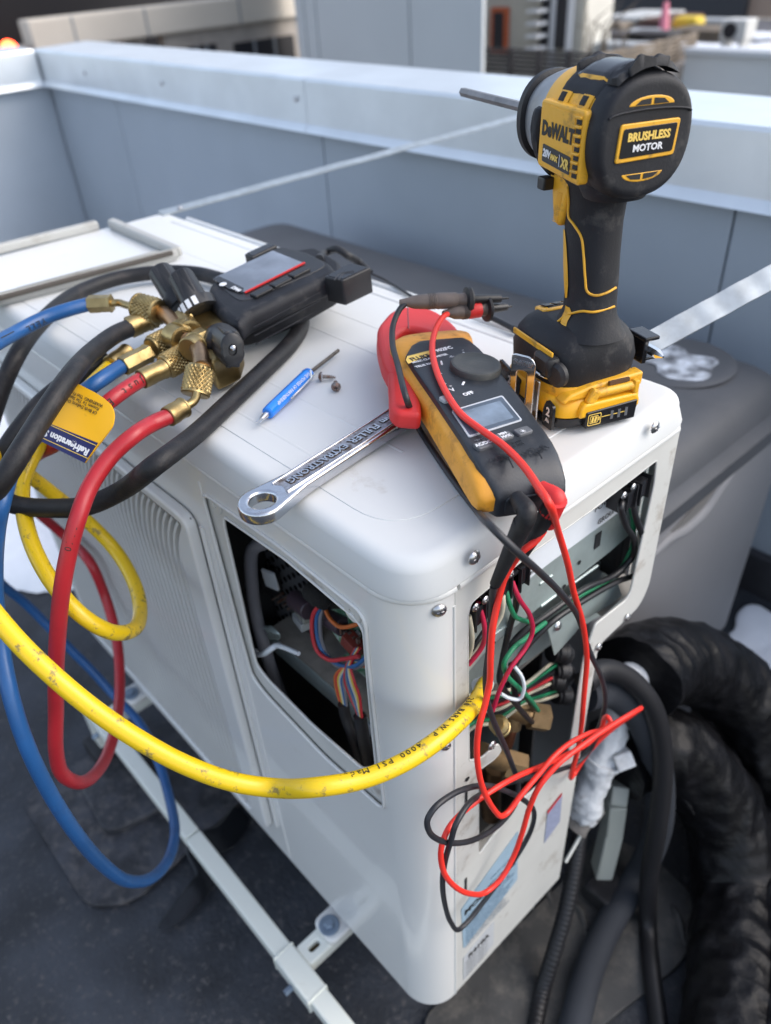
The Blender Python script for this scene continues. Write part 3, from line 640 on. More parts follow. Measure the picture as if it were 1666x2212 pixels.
lathe('capacitor', [(0, .0078), (.001, .0088), (.030, .0088), (.031, .0078)], zframe(Y(705, 1330, .05), (1, -.1, .3)), MATS['capacitor_brown'], cu_, 20)
box('transformer', (.022, .02, .02), frame(Y(663, 1312, .055), (1, -.2, 0), (0, 1, 0)), mat('transformer_grey', (.25, .26, .24), .5, var=.3, vs=200), cu_, .002)
def noisy(q, f): return .0012*noise.noise(q*900)
tube('foam_sleeve', [Y(672, 1277, .045), Y(690, 1292, .04), Y(706, 1298, .045)], .0085, mat('foam_black', (.012, .012, .012), .9, bump=1, bs=900), cu_, n=14, rn=noisy)
bd = box('circuit_board', (.13, .09, .0016), frame((-.115, .115, tz+.016), (1, 0, 0), (0, 1, .12)), pcb, cu_)
bdq = traced('circuit_board', [Y(692, 1318, .05), Y(730, 1318, .05), Y(786, 1366, .05), Y(790, 1400, .05), Y(750, 1392, .05), Y(715, 1350, .05)], frame(Y(740, 1350, .05), (1, 0, 0), (0, .25, 1)), pcb, cu_, th=.0015)
for k in range(22):
    u = 705+random.random()*75; v = 1325+(u-700)*.65+random.uniform(-6, 22)
    box('component', (random.uniform(.002, .006), .004, random.uniform(.002, .005)), Y(u, v, .047), random.choice([black_plastic, ms, label_white, pcb, MATS['capacitor_brown']]), cu_)
box('connector', (.020, .012, .013), frame(Y(764, 1392, .040), (1, 0, -.35), (0, 1, 0)), mat('connector_red', (.16, .03, .02), .5), cu_, .001)
for i in range(5): box('component', (.0022, .003, .008), Y(738+i*9, 1362+i*6+(i % 2)*4, .041), rusty, cu_)
# coloured wires in the front opening
def W_(L, r, m, ax='Y', nm='wire', par=None):
    P = [(Y(*q) if ax == 'Y' else X(*q)) for q in L]; return tube(nm, P, r, m, par or cu_, n=8)
W_([(690, 1306, .04), (676, 1330, .035), (675, 1370, .03), (685, 1405, .028), (710, 1425, .028), (740, 1424, .03), (775, 1418, .03)], .0019, wire_redd)
W_([(694, 1308, .042), (684, 1335, .037), (688, 1385, .032), (706, 1418, .032), (735, 1436, .032), (768, 1438, .03), (800, 1410, .035)], .0019, wire_blue)
W_([(698, 1310, .044), (692, 1340, .038), (697, 1390, .034), (718, 1430, .034), (748, 1444, .034), (782, 1436, .032), (800, 1420, .035)], .0019, wire_grey)
W_([(700, 1309, .045), (712, 1335, .04), (730, 1352, .038), (752, 1354, .036), (790, 1342, .04)], .0019, wire_orange)
wc = [wire_orange, wire_redd, wire_yellow, wire_white, wire_blue, wire_grey, wire_redd]
for i, m_ in enumerate(wc[:6]):
    W_([(790, 1440-i*3, .035), (762-i*2, 1436-i*2, .033), (736+i*3, 1446, .030), (724+i*3.5, 1462+i*2, .028), (728+i*3.5, 1495, .027), (737+i*2.5, 1525, .026)], .0012, m_)
for i, m_ in enumerate(wc[::-1][:6]):
    W_([(768+i*2, 1400, .035), (748+i*2, 1440, .030), (745+i*4, 1470, .027), (757+i*4, 1505, .026), (770+i*2, 1535, .024), (775+i*1.5, 1552, .024)], .0012, m_)
W_([(742, 1520, .026), (746, 1545, .025), (762, 1590, .024), (780, 1640, .025), (792, 1662, .03)], .0052, wire_black, nm='wire_sleeve')
W_([(777, 1546, .024), (783, 1580, .023), (790, 1620, .025), (800, 1660, .03)], .0058, wire_black, nm='wire_sleeve')
lathe('valve_cap', [(0, .010), (.012, .010), (.013, .012), (.02, .012)], zframe(Y(634, 1478, .09), (-.5, -.5, .6)), dull_brass, cu_, 6)
tube('inner_pipe', [Y(640, 1500, .09), Y(660, 1530, .1), Y(690, 1600, .12)], .008, old_brass, cu_)
span('compressor_cover', (-.24, .10, ZB+.01), (-.09, .24, .42), dark_in, cu_, .03)

# ---- side opening: terminal plate, labels, shelf, wires
MP = frame((-.022, 0, 0), (0, 1, 0), (0, 0, 1))
tp = traced('terminal_plate', [X(985, 1290, -.022), X(1140, 1180, -.022), X(1440, 975, -.022), X(1400, 1120, -.022), X(1320, 1190, -.022), X(1060, 1395, -.022), X(1012, 1452, -.022), X(985, 1460, -.022)], MP, galv_in, cu_, th=.0012)
tl = traced('terminal_label', [X(1100, 1215, -.0212), X(1300, 1075, -.0212), X(1385, 1015, -.0212), X(1368, 1085, -.0212), X(1330, 1112, -.0212), X(1180, 1222, -.0212), X(1108, 1278, -.0212)], off(MP, z=.0008), label_white, tp, th=.0006)
text('lettering', 'POWER', off(MP, *loc2(MP, [X(1308, 1085, -.0205)])[0], .0018) @ Matrix.Rotation(.0, 4, 'Z'), .0085, print_black, tl)
text('lettering', 'GROUND', off(MP, *loc2(MP, [X(1316, 1111, -.0205)])[0], .0018), .0075, print_black, tl)
text('lettering', 'COM79B991', off(MP, *loc2(MP, [X(1140, 1243, -.0205)])[0], .0018) @ Matrix.Rotation(-.05, 4, 'Z'), .0045, print_black, tl)
gl = lathe('ground_symbol', [(0, .0062), (.0002, .0062), (.0002, .0056), (0, .0056)], zframe(X(1343, 1092, -.020), (1, 0, 0)), print_black, tl, 24)
for i in range(3): box('ground_symbol', (.0002, .007-.002*i, .0005), X(1343, 1093, -.0203)+Vector((0, 0, -.0013*i)), print_black, tl)
# pressed ribs and holes
for a, c in (((1068, 1370), (1100, 1346)), ((1165, 1262), (1192, 1243)), ((1235, 1262), (1290, 1222)), ((1168, 1310), (1200, 1286))):
    tube('pressed_rib', [X(*a, -.0222), X(*c, -.0222)], .0016, galv_in, tp, n=8)
for u, v in ((1116, 1375), (1066, 1390), (1219, 1267), (1118, 1380), (1252, 1215)):
    lathe('hole', [(0, .0022), (.0003, .0022)], zframe(X(u, v, -.0214), (1, 0, 0)), dark_in, tp, 12)
s_ = X(1292, 1167, -.0212); span('slot', (s_.x-.0002, s_.y-.004, s_.z-.008), (s_.x+.0003, s_.y+.004, s_.z+.008), dark_in, tp)
# lower shelf: galvanised, lies back, with flap
MSH = frame((-.045, 0, 0), (0, 1, 0), (0, 0, 1))
sh = traced('shelf_plate', [X(1010, 1440, -.045), X(1140, 1330, -.045), X(1330, 1190, -.045), X(1420, 1110, -.045), X(1400, 1240, -.045), X(1330, 1310, -.045), X(1180, 1400, -.045), X(1010, 1520, -.045)], MSH, mat('galvanised_dull', (.30, .35, .34), .5, metal=.4, var=.1, vs=30, grime=.3, gs=20, gcol=(.2, .19, .17)), cu_, th=.0012)
f2 = traced('shelf_flap', [X(1180, 1344, -.018), X(1270, 1275, -.018), X(1330, 1245, -.018), X(1345, 1290, -.018), X(1262, 1340, -.018), X(1244, 1366, -.018), X(1199, 1416, -.018)], frame((-.018, 0, 0), (0, 1, 0), (0, 0, 1)), galv_in, cu_, th=.0012)
put_screw(X(1205, 1352, -.0172), (1, 0, .2), 1.0, f2)
f3 = traced('tray_floor', [X(1290, 1345, -.02), X(1362, 1285, -.02), X(1340, 1262, -.05), X(1200, 1345, -.06)], frame(X(1320, 1300, -.02), (0, 1, 0), (-1, 0, .35)), tray_m, cu_, th=.001)
# dark backing slab at the right of the opening
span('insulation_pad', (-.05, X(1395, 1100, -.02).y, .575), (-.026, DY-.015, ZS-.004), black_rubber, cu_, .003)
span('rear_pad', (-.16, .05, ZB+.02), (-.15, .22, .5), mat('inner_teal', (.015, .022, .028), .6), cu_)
# terminal blocks
def term(u, v, x, dx=.012):
    t = box('terminal_block', (.016, dx*1.6, .018), frame(X(u, v, x), (1, 0, 0), (0, 1, -.0)), gloss_black, cu_, .0015)
    inst('terminal_screw', SCREW, X(u, v, x+.0085), t, rot=(0, math.pi/2, 0), scale=(.75,)*3)
    for k in (-1, 1): box('barrier', (.020, .0012, .022), X(u, v, x)+Vector((0, k*dx*.8, 0)), black_plastic, t)
for u, v in ((1348, 1070), (1368, 1052), (1027, 1312), (1048, 1296), (1085, 1256), (1103, 1240)): term(u, v, -.012)
for u, v, r in ((1368, 1075, .006), (1108, 1262, .005), (1036, 1318, .005)):
    lathe('earth_screw', [(0, r), (.002, r), (.004, r*.6)], zframe(X(u, v, -.010), (1, 0, .2)), mat('green_screw', (.02, .14, .08), .3, metal=.6), cu_, 14)
tube('bare_copper', [X(1360, 1072, -.010), X(1358, 1085, -.008), X(1364, 1094, -.008)], .0018, copper, cu_, n=8)
tube('bare_copper', [X(1036, 1300, -.008), X(1034, 1312, -.006), X(1026, 1320, -.006)], .0015, copper, cu_, n=8)
tube('bare_copper', [X(1100, 1258, -.006), X(1102, 1266, -.006)], .0015, copper, cu_, n=8)
# power cables
W_([(1348, 1070, -.01), (1342, 1095, -.004), (1352, 1135, -.004), (1370, 1165, -.006), (1365, 1205, -.01), (1330, 1240, -.012), (1262, 1272, -.012), (1190, 1322, -.014), (1120, 1375, -.02), (1090, 1420, -.025)], .0028, wire_black, 'X')
W_([(1366, 1065, -.008), (1372, 1110, -.003), (1388, 1155, -.003), (1398, 1195, -.006), (1380, 1235, -.01), (1330, 1258, -.01), (1260, 1298, -.01), (1190, 1345, -.012), (1140, 1395, -.018), (1112, 1440, -.02), (1110, 1480, -.02), (1118, 1520, -.02)], .0028, wire_black, 'X')
W_([(1362, 1090, -.012), (1368, 1130, -.013), (1366, 1180, -.014), (1340, 1230, -.016), (1300, 1262, -.015), (1230, 1298, -.016), (1190, 1322, -.02)], .0022, wire_green, 'X')
# control wires
W_([(1033, 1300, -.008), (1042, 1330, -.004), (1048, 1368, -.002), (1040, 1400, -.006), (1012, 1436, -.01)], .0019, wire_pink, 'X')
W_([(1105, 1252, -.006), (1120, 1290, .0), (1145, 1330, .001), (1150, 1368, .001), (1135, 1400, .001), (1105, 1440, .0), (1080, 1490, -.002), (1065, 1535, -.004)], .0019, wire_pink, 'X')
W_([(1092, 1260, -.008), (1098, 1295, -.003), (1112, 1330, -.002), (1125, 1338, -.004), (1148, 1345, -.01)], .0019, wire_green, 'X')
W_([(1178, 1345, -.012), (1140, 1376, -.008), (1108, 1402, -.006), (1090, 1430, -.005), (1095, 1458, -.006), (1120, 1485, -.008), (1145, 1510, -.012), (1163, 1535, -.02)], .0021, wire_green, 'X')
W_([(1084, 1268, -.006), (1087, 1300, -.002), (1082, 1330, -.003), (1066, 1358, -.006), (1040, 1390, -.012), (1010, 1425, -.016)], .0020, wire_white, 'X')
W_([(1013, 1330, -.006), (1018, 1360, -.004), (1019, 1390, -.005), (1012, 1420, -.01)], .0020, wire_white, 'X')
W_([(1070, 1330, -.014), (1040, 1372, -.012), (1018, 1405, -.012)], .0020, wire_black, 'X')
W_([(1112, 1262, -.012), (1116, 1300, -.012), (1100, 1360, -.02), (1085, 1430, -.02), (1080, 1470, -.018), (1110, 1515, -.015), (1140, 1550, -.02), (1170, 1575, -.03)], .0027, wire_black, 'X')
W_([(1104, 1435, -.02), (1120, 1470, -.016), (1135, 1500, -.016), (1160, 1540, -.03)], .0027, wire_black, 'X')
# loom at the back
for i, m_ in enumerate([wire_white, wire_green, wire_black, wire_redd, wire_white, wire_black, wire_green, wire_white]):
    W_([(1200+i*3, 1425+i*10, -.05), (1170, 1450+i*9, -.04), (1130, 1480+i*6, -.035), (1080, 1495+i*9, -.035), (1025, 1500+i*10, -.03), (1000, 1505+i*12, -.03)], .0017, m_, 'X')
tube('cable_tie', [X(1112, 1440, -.01), X(1128, 1462, -.004), (X(1132, 1490, -.002)), X(1122, 1510, -.004), X(1100, 1508, -.008), X(1082, 1498, -.012)], .0016, label_white, cu_, n=6)
# split corrugated sleeves
for u, v in ((1205, 1410), (1208, 1450), (1212, 1500), (1195, 1470)):
    c = X(u, v, -.05); tube('corrugated_sleeve', [c+Vector((0, -.012, .01)), c+Vector((.004, 0, .004)), c+Vector((0, .012, -.012))], .010, cond_black, cu_, n=12, rn=lambda q, f: .0012*math.sin(f*40))
# service valves: brass body, hex caps
dull = dull_brass
tube('service_valve', [X(1072, 1545, -.06), X(1095, 1528, -.045), X(1140, 1545, -.03)], .0095, dull, cu_, n=14, smooth_n=4)
lathe('valve_cap', [(0, .009), (.002, .0135), (.020, .0135), (.0215, .011)], zframe(X(1140, 1545, -.032), (.55, .6, -.25)), dull, cu_, 6, smooth=20)
tube('service_valve', [X(1108, 1540, -.05), X(1105, 1575, -.045)], lambda f: .009+.002*(f < .7), dull, cu_, n=8, smooth_n=6)
tube('copper_pipe', [X(1106, 1570, -.045), X(1098, 1600, -.045), X(1085, 1640, -.045)], .006, copper, cu_)
tube('service_valve', [X(1040, 1625, -.03), X(1075, 1640, -.025), X(1100, 1650, -.02)], .0095, dull, cu_, n=14)
lathe('valve_cap', [(0, .009), (.002, .0145), (.020, .0145), (.022, .011)], zframe(X(1088, 1648, -.024), (.6, .45, -.2)), dull, cu_, 6, smooth=20)
tube('copper_pipe', [X(1070, 1660, -.05), X(1060, 1700, -.05), X(1062, 1760, -.05)], .011, old_brass, cu_)
lathe('service_port', [(0, .006), (.004, .006), (.005, .0085), (.009, .0085), (.010, .007), (.014, .007), (.015, .0085), (.020, .0085), (.021, .005), (.026, .005)], zframe(X(1085, 1575, -.012), X(1055, 1535, .0)-X(1085, 1575, -.012)), brass, cu_, 16)
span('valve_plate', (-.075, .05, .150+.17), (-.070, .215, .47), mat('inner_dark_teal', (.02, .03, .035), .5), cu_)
# rating labels lower on the side
ml = [X(997, 1965, .0008), X(1120, 1795, .0008), X(1118, 1900, .0008), X(1002, 2050, .0008)]
lb = traced('rating_label', ml, off(MS, z=.0008), label_blue, sp, rad=.003, th=.0005)
A = ml[3]; 
def side_text(s, u, v, size, m, par, bold=0, ax='LEFT', sx=1):
    q = X(u, v, .0014); return text('lettering', s, frame(q, (0, 1, 0), (0, 0, 1)), size, m, par, ext=.00005, bold=bold, ax=ax, sx=sx)
side_text('MODEL ........', 1004, 1975, .013, print_black, lb, .0003)
for i in range(11):
    s = ''.join(random.choice('AVHzPWkBTUoz ./0123456789 ') for _ in range(26)); side_text(s, 1006, 1985+i*6.2, .0048, mat('blue_print', (.06, .12, .2), .5), lb, sx=1.0)
for i in range(4): side_text(['VOLTS HZ PH', 'MIN CIRCUIT AMP', 'MAX FUSE R410A', '230  60  1'][i], 1060, 1900+i*11, .0052, MATS['blue_print'], lb)
ml2 = [X(1002, 2070, .0008), X(1068, 1990, .0008), X(1066, 2040, .0008), X(1002, 2118, .0008)]
lb2 = traced('rating_label', ml2, off(MS, z=.0008), mat('label_grey', (.48, .50, .52), .5), sp, rad=.002, th=.0005)
side_text('R410A', 1012, 2068, .012, print_black, lb2, .0003)
for i in range(5): side_text('refrigerant charge 2.1', 1006, 2082+i*7, .0042, print_black, lb2)
ml3 = [X(1184, 1755, .0008), X(1215, 1715, .0008), X(1210, 1775, .0008), X(1176, 1822, .0008)]
lb3 = traced('warning_label', ml3, off(MS, z=.0008), mat('label_lilac', (.27, .30, .42), .5, var=.1, vs=200), sp, rad=.001, th=.0005)
traced('red_band', [X(1184, 1753, .0012), X(1215, 1713, .0012), X(1214, 1719, .0012), X(1183, 1760, .0012)], off(MS, z=.0012), wire_redd, lb3, th=.0003)
# ---- grille
GX1 = -.268; GZ1 = .690; GZ0 = .205; GX0 = -.76
gr = plate('grille', rounded([Vector((GX0, GZ0)), Vector((GX1, GZ0)), Vector((GX1, GZ1)), Vector((GX0, GZ1))], .018), off(MF, z=.012), white_paint, cu_,
           holes=[rounded([Vector((GX0+.008, GZ0+.008)), Vector((GX1-.034, GZ0+.008)), Vector((GX1-.034, GZ1-.05)), Vector((GX1-.012, GZ1-.011)), Vector((GX0+.008, GZ1-.011))], [.012, .012, .04, .004, .012], 10)], th=.011, bev=.003, bseg=3)
span('grille_backing', (GX0+.002, -.0050, GZ0+.002), (GX1-.004, -.0040, GZ1-.004), mat('grille_backing_sheet', (.15, .155, .15), .6), gr)
# curved ribs, one mesh shared
def rib_mesh(k):
    P = [(0, GZ0+.010), (0, GZ1-.10-k), (.002, GZ1-.07-k*.6), (.010, GZ1-.045-k*.3), (.022, GZ1-.024), (.031, GZ1-.013)]
    P = catmull([Vector((x, -.0105, z)) for x, z in P], 3); b = bmesh.new(); prev = None; N = len(P)
    for i, p in enumerate(P):
        t = (P[min(i+1, N-1)]-P[max(0, i-1)]).normalized(); s = Vector((t.z, 0, -t.x))*.0015; d = Vector((0, .0050, 0))
        c = [b.verts.new(p-s+Vector((0, 0, 0))), b.verts.new(p+s), b.verts.new(p+s*1.2+d), b.verts.new(p-s*1.2+d)]
        if prev:
            for j in range(4): b.faces.new((prev[j], prev[(j+1) % 4], c[(j+1) % 4], c[j]))
        prev = c
    bmesh.ops.recalc_face_normals(b, faces=b.faces[:])
    me = bpy.data.meshes.new('rib'); b.to_mesh(me); b.free(); me.materials.append(white_paint); return me
RIB = rib_mesh(0)
x = GX1-.040
while x > GX0+.012:
    inst('rib', RIB, (x, 0, 0), gr); x -= .0104
# plain raised band right of ribs
tube('grille_edge', [(GX1+.006, -.001, GZ1-.01), (GX1+.006, -.001, GZ0+.01)], .0025, white_paint, fp, n=8)
tube('panel_bead', [(GX1+.020, .0, ZS-.02), (GX1+.020, .0, ZB+.01)], .0012, white_paint, fp, n=8)
# ================================================================ STAND
st_ = thing('pipe_stand', (-.4, -.06, .0), 'white square tube stand with bolted brackets holding the condenser off the roof', 'stand')
ZR = .128
def rail(name, a, b_, w=.022, par=st_, m=rail_paint, bev=.0025):
    a = Vector(a); b_ = Vector(b_); return box(name, ((b_-a).length, w, w), frame((a+b_)/2, b_-a, (0, 0, 1) if abs((b_-a).normalized().z) < .9 else (0, 1, 0)), m, par, bev)
rail('rail', (-.71, -.068, ZR-.011), (-.385, -.068, ZR-.011)); rail('rail', (-.383, -.068, ZR-.011), (-.02, -.068, ZR-.011), .0225); rail('rail', (-.02, -.068, ZR-.011), (.17, -.068, ZR-.011))
def bracket(x):
    s = box('tee_clamp', (.066, .027, .027), (x+.012, -.069, ZR-.011), rail_paint, st_, .003)
    for k in (-1, 1): box('clamp_lip', (.003, .0285, .0285), (x+.012+k*.032, -.069, ZR-.011), rail_paint, s, .002)
    arm = plate('bracket_arm', rounded([Vector((x-.014, -.056)), Vector((x+.014, -.056)), Vector((x+.014, .17)), Vector((x-.014, .17))], .004), Matrix.Translation((0, 0, ZR)), rail_paint, st_, holes=[rounded([Vector((x-.004, -.046)), Vector((x+.004, -.046)), Vector((x+.004, -.031)), Vector((x-.004, -.031))], .004)], th=.020, bev=.002)
    span('slot_floor', (x-.006, -.048, ZR-.012), (x+.006, -.029, ZR-.010), mat('slot_rust', (.06, .04, .015), .8), arm)
    ft = plate('foot_pad', rounded([Vector((x-.019, -.026)), Vector((x+.019, -.026)), Vector((x+.019, .02)), Vector((x-.019, .02))], .012), Matrix.Translation((0, 0, ZR+.012)), white_paint, st_, th=.012, bev=.003)
    lathe('bolt_washer', [(0, .0125), (.0018, .0125), (.0022, .0115)], Matrix.Translation((x, -.0135, ZR+.012)), mat('blue_zinc', (.22, .28, .36), .45, metal=.7, var=.1, vs=100), st_, 24)
    lathe('bolt_head', [(0, .0066), (.0045, .0066), (.0055, .0055)], Matrix.Translation((x, -.0135, ZR+.0142)), MATS['blue_zinc'], st_, 6, smooth=20)
    lathe('set_bolt', [(0, .004), (.01, .004)], zframe((x+.012, -.083, ZR-.014), (0, -1, 0)), MATS['blue_zinc'], st_, 6)
bracket(-.157); bracket(-.655)
for x, y in ((-.70, -.068), (-.70, .30), (-.16, .30), (.16, -.068)):
    if 1:
        rail('leg', (x, y, .03), (x, y, ZR-.012), .026); box('rubber_foot', (.06, .06, .03), (x, y, .018), black_rubber, st_, .006)
rail('rail', (-.70, .30, ZR-.011), (-.14, .30, ZR-.011))
L_ = F0(262, 1700)
# ================================================================ STORAGE BOX behind the unit
bx = thing('storage_box', (-.76, .63, 0), 'grey plastic deck box with a dark lid standing between the condenser and the parapet', 'storage box')
bp = [Vector((-1.40, .40)), Vector((-.108, .40)), Vector((-.108, .905)), Vector((-1.40, .905))]
rg = []
for z, o_ in ((.0, .012), (.02, .006), (.40, .0), (.47, -.002)):
    rg.append([Vector((p.x, p.y, z)) for p in rounded([bp[0]+Vector((o_, o_)), bp[1]+Vector((-o_, o_)), bp[2]+Vector((-o_, -o_)), bp[3]+Vector((o_, -o_))], .014, 6)])
body = loft('box_body', rg, box_light, bx, 50)
rg = []
for z, o_ in ((.462, -.006), (.465, -.012), (.492, -.014), (.497, -.006), (.500, .004), (.520, .012), (.535, .03), (.541, .055), (.545, .09), (.548, .16)):
    rg.append([Vector((p.x, p.y, z)) for p in rounded([bp[0]+Vector((o_, o_)), bp[1]+Vector((-o_, o_)), bp[2]+Vector((-o_, -o_)), bp[3]+Vector((o_, -o_))], .05, 6)])
bl = loft('box_lid', rg, box_dark, bx, 50)
# sweeping ridge moulded in the end face
XE = -.106
tube('moulded_ridge', [X(1405, 1200, XE), X(1440, 1165, XE), X(1480, 1140, XE), X(1520, 1100, XE), X(1560, 1040, XE), X(1610, 975, XE), X(1670, 930, XE)], lambda f: .006+.004*math.sin(math.pi*f), box_light, body, n=12)
traced('moulded_recess', [X(1440, 1160, XE), X(1480, 1115, XE), X(1560, 1018, XE), X(1600, 982, XE), X(1565, 1040, XE), X(1520, 1095, XE), X(1480, 1130, XE)], frame((XE+.002, 0, 0), (0, 1, 0), (0, 0, 1)), mat('box_recess', (.15, .145, .14), .7), body, rad=.01, th=.003)
c = Z(1462, 778, .548)
lathe('lid_dimple', [(0, .085), (.002, .08), (.0025, .07), (.001, .05)], Matrix.Translation((c.x, c.y, .5465)), box_dark, bl, 32)
s = blob_sheet('snow_patch', [(c.x+.06*math.cos(a*.785)*(1, .8, 1.1, .9, .7, 1.05, .9, 1.1)[a], c.y+.055*math.sin(a*.785)*(1, .9, .6, 1, 1.1, .8, 1, .9)[a]) for a in range(8)], .549, .0008, mat('thin_snow', (.07, .075, .085), .6, col2=(.6, .65, .72), vs=45, bump=.4, bs=80), .03, n=5)
props(s, 'thin round patch of melting snow on the dark lid of the storage box', 'snow patch')
# ================================================================ STRAPS
def strap(name, a, b_, w, label, up=(0, 0, 1)):
    t = thing(name, a, label, 'strap')
    d = (b_-a); vw = (CAMP-(a+b_)/2).normalized(); pp = d.normalized().cross(vw).normalized(); pp = pp if pp.z > 0 else -pp; nn = vw*up+pp*math.sqrt(1-up*up); m_ = frame((a+b_)/2, d, nn.cross(d))
    bm = bmesh.new(); n = 40
    pr = []
    for i in range(n+1):
        f = i/n; z = .0012*noise.noise(Vector((f*9, 3, w*50)))
        pr.append([bm.verts.new(m_ @ Vector((d.length*(f-.5), s_*w/2, z+h))) for s_, h in ((-1, 0), (1, 0), (1, .0016), (-1, .0016))])
    for i in range(n):
        for k in range(4): bm.faces.new((pr[i][k], pr[i][(k+1) % 4], pr[i+1][(k+1) % 4], pr[i+1][k]))
    bm.faces.new(pr[0][::-1]); bm.faces.new(pr[-1])
    bm_obj('strip', bm, galv, t, 20)
    for f in (-.46, .46): o = inst('screw', SCREW, m_ @ Vector((d.length*f, 0, .002)), t); 
    return t
a = Z(348, 464, .8)+Vector((0, 0, .001)); b_ = Y(1150, 246, YW-.027)
strap('tie_strap', a, b_, .020, 'narrow galvanised metal strap running from the far rear lid corner up to the coping', up=.42)
a = Z(1383, 758, .8)+Vector((0, -.004, .002)); b2 = D(1740, 560, .62)
strap('tie_strap', a, b2, .021, 'wide bright galvanised strap rising right from beside the impact driver', up=.93)
# ================================================================ REMOVED COVER on the lid (upturned)
cv = thing('cover_panel', (-.69, .1, .80), 'removed cream service cover lying upturned on the far end of the lid', 'panel')
q = [Z(385, 541, .812), Z(238, 476, .812), Z(-60, 553, .812), Z(-60, 655, .812)]
MV = frame(q[0]+Vector((0, 0, -.008)), (1, 0, 0), (0, 1, 0))
traced('cover_sheet', q, MV, white_paint, cv, rad=.004, th=.002, bev=.0006)
def flange(a, b_, w=.009, nm='flange'):
    a = Vector(a); b_ = Vector(b_); m_ = frame((a+b_)/2, b_-a, Vector((0, 0, 1)).cross(b_-a)); return box(nm, ((b_-a).length, w, .012), m_ @ Matrix.Translation((0, 0, .0)), mat('cover_edge', (.40, .40, .38), .5, grime=.5, gs=20, gcol=(.2, .17, .13)), cv, .003)
dz = Vector((0, 0, -.002))
flange(q[0]+dz, Z(240, 478, .812)+dz, .012); 
flange(Z(385, 541, .812)+dz, Z(-60, 656, .812)+dz, .0035, 'outer_lip'); flange(Z(345, 547, .812)+dz, Z(35, 630, .812)+dz, .005, 'inner_lip')
tube('gap_shade_strip', [Z(372, 546, .812), Z(150, 604, .812), Z(-60, 660, .812)], .0030, mat('gap_shade_brown', (.07, .06, .05), .8), cv, n=6)  # added dark strip: paints the shade line of the gap under the cover edge
flange(Z(210, 482, .812)+dz, Z(-60, 548, .812)+dz, .012)
# ================================================================ HOSES
def hose(name, label, path, r, m, loc=None, group=None, n=14, cat='hose', thingobj=None, nm='hose_tube', rn=None):
    t = thingobj or thing(name, loc or path[0], label, cat, group)
    tube(nm, path, r, m, t, n=n, smooth_n=9, rn=rn)
    return t
def safe(u, v, d):                                    # sight point that never sinks into the condenser front
    p = D(u, v, d)
    if p.y > -.024 and p.x < -.04 and p.z < .795:
        q = Y(u, v, -.026)
        if (q-CAMP).length < (p-CAMP).length: return q
    return p
def knurl(name, M, r, L_, m, parent, n=30, flare=True):
    """knurled coupling nut along +z of M with raised diamonds"""
    prof = [(0, r*.7), (.0005, r*.86), (L_*.06, r*.9), (L_*.08, r*.93), (L_*.10, r*.96), (L_*.88, r*.96), (L_*.89, r*1.0 if flare else r*.9), (L_*.94, r*1.03 if flare else r*.9), (L_*.98, r*.95 if flare else r*.86), (L_, r*.7)]
    o = lathe(name, prof, M, m, parent, 32)
    nz = 8; na = 22; b = bmesh.new(); dz_ = L_*.76/nz
    for i in range(nz):
        for k in range(na):
            a = 2*math.pi*(k+.5*(i % 2))/na; z = L_*.11+dz_*(i+.5); da = math.pi/na*.92; h = dz_*.92
            P = lambda aa, zz_, rr: M @ Vector((rr*math.cos(aa), rr*math.sin(aa), zz_))
            v = [b.verts.new(P(a-da, z, r*.955)), b.verts.new(P(a, z-h, r*.955)), b.verts.new(P(a+da, z, r*.955)), b.verts.new(P(a, z+h, r*.955))]; t_ = b.verts.new(P(a, z, r*1.055))
            for j in range(4): b.faces.new((v[j], v[(j+1) % 4], t_))
    k_ = bm_obj('knurling', b, m, o, None); k_['kind'] = 'stuff'
    return o
def ferrule(a, b_, r, m, parent, hexa=False, name='ferrule'):
    a = Vector(a); b_ = Vector(b_); L_ = (b_-a).length
    return lathe(name, [(0, r*.92), (.0006, r), (L_*.45, r), (L_*.5, r*.96), (L_*.86, r*.96), (L_*.9, r*1.03), (L_-.0005, r*1.03), (L_, r*.8)], zframe(a, b_-a), m, parent, 6 if hexa else 24, smooth=25 if hexa else 35)
RH = .0062
# blue hose
zb = .845
pA = Z(192, 657, zb); pA2 = Z(243, 655, zb)
PB = [pA, Z(150, 668, zb), Z(100, 685, zb-.002), Z(40, 715, zb-.004), D(-40, 765, .60), D(-110, 840, .60), D(-150, 960, .64), D(-130, 1080, .74), safe(-60, 1180, .86), safe(0, 1258, .95), safe(60, 1308, 1.0), safe(150, 1400, 1.04), safe(200, 1450, 1.06), safe(245, 1500, 1.07), safe(300, 1560, 1.05), safe(340, 1640, 1.0), safe(365, 1720, .96), safe(378, 1800, .90), safe(362, 1860, .85), safe(325, 1898, .80), D(275, 1903, .75), D(225, 1870, .70), D(160, 1795, .63), D(95, 1690, .585), D(50, 1590, .56), D(20, 1490, .55), D(0, 1380, .55), D(-12, 1260, .54), D(-8, 1150, .52), D(5, 1080, .51), D(28, 1010, .54), D(75, 945, .585), D(130, 888, .60), Z(200, 833, .826), Z(268, 788, .826)]
bh = hose('hose', 'blue refrigerant hose looping down in front of the grille from the brass manifold', PB, RH, hose_blue, group='charging hoses on the manifold')
ferrule(pA, pA2, .0080, brass, bh, True); tube('bent_stem', [Z(240, 655, zb), Z(256, 654, zb), Z(270, 658, zb), Z(292, 664, zb)], .0034, brass, bh)
knurl('knurled_nut', zframe(Z(345, 675, zb-.002), Z(290, 660, zb)-Z(345, 675, zb-.002)), .0120, .0265, brass, bh)
ferrule(Z(264, 792, .826), Z(322, 762, .826), .0082, brass, bh, True)
knurl('knurled_nut', zframe(Z(369, 731, .828), Z(318, 757, .828)-Z(369, 731, .828)), .0105, .023, brass, bh, flare=False)
